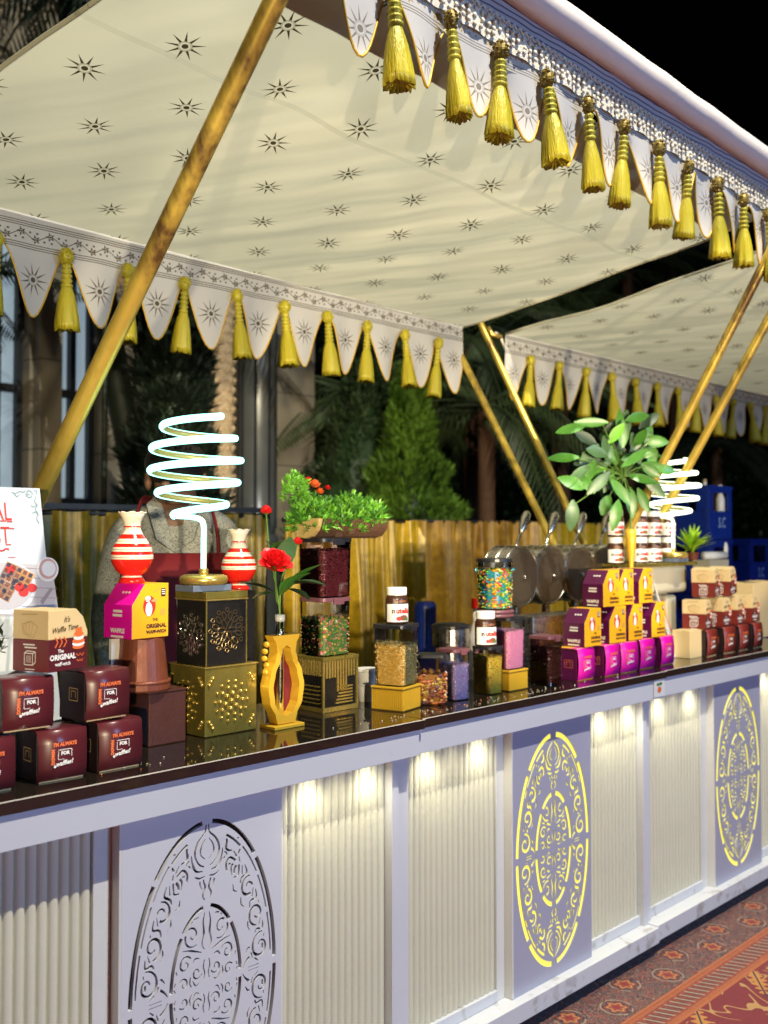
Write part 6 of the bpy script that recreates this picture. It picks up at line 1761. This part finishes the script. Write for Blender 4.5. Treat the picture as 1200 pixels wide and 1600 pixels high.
# ---- trees
def tri_leaf(mb, o, d, l, w_, m=0):
    s = d.cross(Vector((R.uniform(-.6, .6), R.uniform(-.6, .6), 1))); s = s.normalized() * w_ if s.length > 1e-4 else Vector((w_, 0, 0))
    mb.add([o, o + d * l * .5 + s, o + d * l, o + d * l * .5 - s], [(0, 1, 2, 3)], m)
def conifer(label, x, y, h, r, mats, n, ll=.07, z0=0.0, ex=.8):
    t = thing('conifer', label, 'tree', (x, y, 0)); mb = MB()
    for i in range(n):
        q = R.random() ** .75; z = z0 + (h - z0) * (1 - q) ; rr = r * (.05 + .95 * q ** ex) * (1 + .16 * math.sin(z * 9 + 3 * math.sin(z * 3.3)))
        a = R.uniform(0, 2 * PI); lump = 1 + .18 * math.sin(a * 5 + z * 7); k = R.uniform(.72, 1.0) * rr * lump
        o = Vector((k * math.cos(a), k * math.sin(a), z))
        for j in range(4):
            d = Vector((math.cos(a) * .6 + R.uniform(-.4, .4), math.sin(a) * .6 + R.uniform(-.4, .4), R.uniform(.1, 1.1))).normalized()
            tri_leaf(mb, o, d, ll * R.uniform(.6, 1.4), ll * .16, R.randrange(len(mats)))
    o = mb.build('crown', mats, t); o['kind'] = 'stuff'
    MB().tube([(0, 0, 0), (.01, 0, h * .5), (0, 0, h * .85)], [.06, .04, .015], 8).build('trunk', M['bark'], t, smooth=True)
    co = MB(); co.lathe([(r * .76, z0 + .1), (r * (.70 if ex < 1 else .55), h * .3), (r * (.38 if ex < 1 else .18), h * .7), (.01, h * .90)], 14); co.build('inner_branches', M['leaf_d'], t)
    return t
M['con'] = plain('conifer_green', (.11, .22, .018), .6, var=.4, scale=4); M['con2'] = plain('conifer_mid', (.085, .17, .015), .6, var=.4, scale=4)
conifer('bright green cone-shaped conifer behind the golden curtain', pv(640, 700, 6).x, 6.0, pv(640, 590, 6).z + .1, .86, [M['con'], M['con2']], 10000, .08, 0.0, 1.05)
conifer('darker cone-shaped conifer left of the bright one', pv(570, 700, 6.8).x, 6.8, pv(545, 560, 6.8).z, 1.0, [M['leaf_d'], M['palm']], 6000)
conifer('tall dark cypress behind the near spiral lamp', pv(268, 700, 5.6).x, 5.6, 4.6, .36, [M['palm_d']], 6500, .11)
def frond_mesh(l, droop, n=30, ll=.34, lw=.013):
    mb = MB(); pts = []
    for i in range(n + 1):
        q = i / n; pts.append(Vector((l * (q - .12 * q * q * droop), 0, l * (.28 * q - droop * .62 * q * q))))
    mb.tube(pts[::3], [.014 * (1 - .8 * i / (len(pts[::3]) - 1)) for i in range(len(pts[::3]))], 5)
    for i in range(3, n + 1):
        q = i / n; o = pts[i]; tan = (pts[i] - pts[i - 1]).normalized(); lg = ll * math.sin(PI * min(.97, .12 + q * .85)) ** .7
        for sx in (-1, 1):
            d = (Vector((0, sx, 0)) * .78 + tan * .62 + Vector((0, 0, -.30 - .25 * R.random() - .2 * droop))).normalized()
            up_ = Vector((0, 0, 1)); s = d.cross(up_).normalized() * lw
            m_ = o + d * lg * .5; e = o + d * lg + Vector((0, 0, -.12 * lg))
            mb.add([o, m_ + s, e, m_ - s], [(0, 1, 2, 3)])
    return mb
FM = []
for dr, l in ((.5, 1.5), (.9, 1.6), (1.3, 1.5), (1.7, 1.4)):
    FM.append((l, dr))
_fr = {}
def palm(label, x, y, zc, n, mat, trunk_r=.10, trunk_mat=None, scale=1.0, trunk=True, diamonds=False, lean=0.0):
    t = thing('palm_tree', label, 'palm tree', (x, y, 0), None)
    for k in range(n):
        vi = k % 4; key = (vi, mat.name)
        if key not in _fr:
            l, dr = FM[vi]; o = frond_mesh(l, dr).build('frond', mat, t); _fr[key] = o
        else: o = _fr[key].copy(); sc.collection.objects.link(o); o.parent = t
        a = 2 * PI * (k * .381966) + R.uniform(-.2, .2); pitch = R.uniform(-.55, .35) - (.1 * (vi - 1.5))
        o.location = (0, 0, zc + R.uniform(-.08, .08)); o.rotation_euler = (R.uniform(-.2, .2), pitch, a); o.scale = (scale,) * 3
    if trunk:
        tm = trunk_mat or M['bark']
        MB().tube([(lean * (1 - i / 8) ** 1.5, 0, zc * i / 8) for i in range(9)], [trunk_r * 1.1] + [trunk_r] * 8, 16).build('trunk', tm, t, smooth=True)
        if diamonds:
            db = MB(); nz = int(zc / .075)
            for i in range(nz):
                for j in range(9):
                    a = 2 * PI * (j + .5 * (i % 2)) / 9; z = i * .075 + .04; c = Vector((lean * (1 - z / zc) ** 1.5 + trunk_r * 1.03 * math.cos(a), trunk_r * 1.03 * math.sin(a), z)); tn = Vector((-math.sin(a), math.cos(a), 0)); ou = Vector((math.cos(a), math.sin(a), 0))
                    db.add([c - tn * .030, c + Vector((0, 0, .034)) + ou * .006, c + tn * .030, c - Vector((0, 0, .034)), c + ou * .026 + Vector((0, 0, .012))], [(0, 4, 1), (1, 4, 2), (2, 4, 3), (3, 4, 0)])
            o = db.build('leaf_scars', tm, t); o['kind'] = 'stuff'
    return t
M['trunk_lit'] = plain('pale_palm_trunk', (.48, .36, .22), .8, var=.3, scale=20)
c = pv(347, 600, 6.4); lp_ = palm('palm with warmly lit diamond-patterned trunk beside the grey column', c.x, 6.4, 4.2, 14, M['palm_d'], .085, M['trunk_lit'], diamonds=True)
spot('trunk_uplight', (c.x - .55, 5.7, .4), (c.x, 6.4, 2.9), 60, (1, .78, .48), 34, .05)
c = pv(2, 70, 7.2); palm('palm whose bright pale trunk shows at the top left corner', c.x - .05, 7.2, 6.4, 16, M['palm_d'], .13, M['trunk_lit'], diamonds=True, lean=-1.2)
spot('trunk_uplight', (c.x - .3, 6.1, 3.0), (c.x, 7.2, 5.6), 60, (1, .82, .5), 40, .05)
spot('wall_uplight', (5.0, 7.3, 3.2), (5.1, 8.0, 6.0), 55, (1, .66, .36), 80, .05)
spot('wall_fill_spot', (4.6, 6.3, .25), (4.9, 8.0, 2.6), 190, (1, .88, .66), 120, .08, .8)  # unseen spot added to brighten the building wall
spot('column_uplight', (pv(437, 760, 6.4).x, 6.45, 1.3), (cl_.location.x + .05, 7.0, 2.2), 6, (1, .96, .88), 50, .04)
palms = [(470, 520, 9.0, 'palm_d', 'dim palm crown right of the grey column'), (545, 610, 8.2, 'palm', 'palm crown with drooping fronds above the darker conifer'), (760, 640, 6.6, 'palm', 'palm with long drooping fronds between the two rear poles'),
         (735, 540, 7.4, 'palm', 'palm seen in the gap between the two canopies'), (880, 600, 8.0, 'palm_d', 'dark palm behind the leafy plant'), (980, 420, 8.8, 'palm', 'palm crown above the gap in the canopies at right'), (870, 480, 8.2, 'palm', 'palm crown in the lower part of the canopy gap'),
         (1120, 700, 7.5, 'palm_d', 'dark palm behind the blue crates'), (1050, 380, 10, 'palm_d', 'farthest dim palm at the right end of the canopy gap')]
for (x_, y_, v_, mt, lb_) in palms:
    p = pv(x_, y_, v_); palm(lb_, p.x, v_, p.z, 18, M[mt], .09, M['bark'], 1.15)
# hanging fronds in front of the windows
p = pv(165, 455, 6.2); palm('dark palm whose fronds hang in front of the windows', p.x, 6.2, p.z + .30, 12, M['palm_d'], .02, M['palm_d'], .62)
p = pv(-30, 470, 5.6); palm('dark palm fronds at the left frame edge before the windows', p.x - .2, 5.6, p.z + .1, 9, M['palm_d'], .03, M['palm_d'], .5)
p = pv(110, -30, 6.6); palm('dark palm crown over the top left corner of the canopy', p.x, 6.6, p.z, 18, M['palm_d'], .10, M['palm_d'], 1.0, lean=1.1)
# dark planting mass closing the view
hd = MB()
for i in range(9000):
    u = R.uniform(7.0, 24); z = R.uniform(0, 1) ** .8 * (3.3 + .9 * math.sin(u * 1.3) + .5 * math.sin(u * 3.1)); y = 10.3 + R.uniform(-.8, .5) + .4 * math.sin(u * 2.2)
    o = Vector((u, y, z))
    for j in range(3):
        d = Vector((R.uniform(-1, 1), R.uniform(-1, .2), R.uniform(-.4, 1))).normalized(); tri_leaf(hd, o, d, R.uniform(.12, .26), .035)
h = hd.build('shrubbery', M['leaf_d']); tag(h, 'dark mass of shrubs closing the garden behind the stalls', 'shrubs', kind='stuff')
wl = MB().box(6.5, 26, 11.4, 11.6, 0, 3.2).build('garden_wall', M['dark']); tag(wl, 'unlit garden wall hidden behind the dark shrubs', 'wall')
# ---- lamp cables
for nm, lamp, pts in (('near', L1, [(-.02, .05, .01), (-.01, .10, -.02), (.03, .14, -.18), (.02, .16, -.36), (.10, .20, -.37)]), ('far', L2, [(.03, .03, .01), (.06, .06, .0), (.09, .20, -.05), (.08, .26, -.30)])):
    t = thing('power_cable', 'thin pale cable running down behind the %s spiral lamp' % nm, 'cable', lamp.location)
    MB().tube(spline(pts, 6), .0022, 6).build('wire', M['jarwhite'], t, smooth=True)
# ---- crumbs and spilt sprinkles on the counter top
cr = MB()
for (cx_, n_) in ((2.30, 26), (2.55, 40), (2.80, 30), (1.30, 14), (2.05, 14), (3.3, 12)):
    for i in range(n_): cr.octa((cx_ + R.gauss(0, .09), 1.925 + abs(R.gauss(0, .035)), ZT + .0018), R.uniform(.0011, .0022), R.randrange(4))
co_ = cr.build('crumbs', [M['cardcream'], M['ink_o'], M['ink_w'], M['cream']]); tag(co_, 'crumbs and spilt sprinkles scattered on the dark counter top', 'crumbs', kind='stuff')
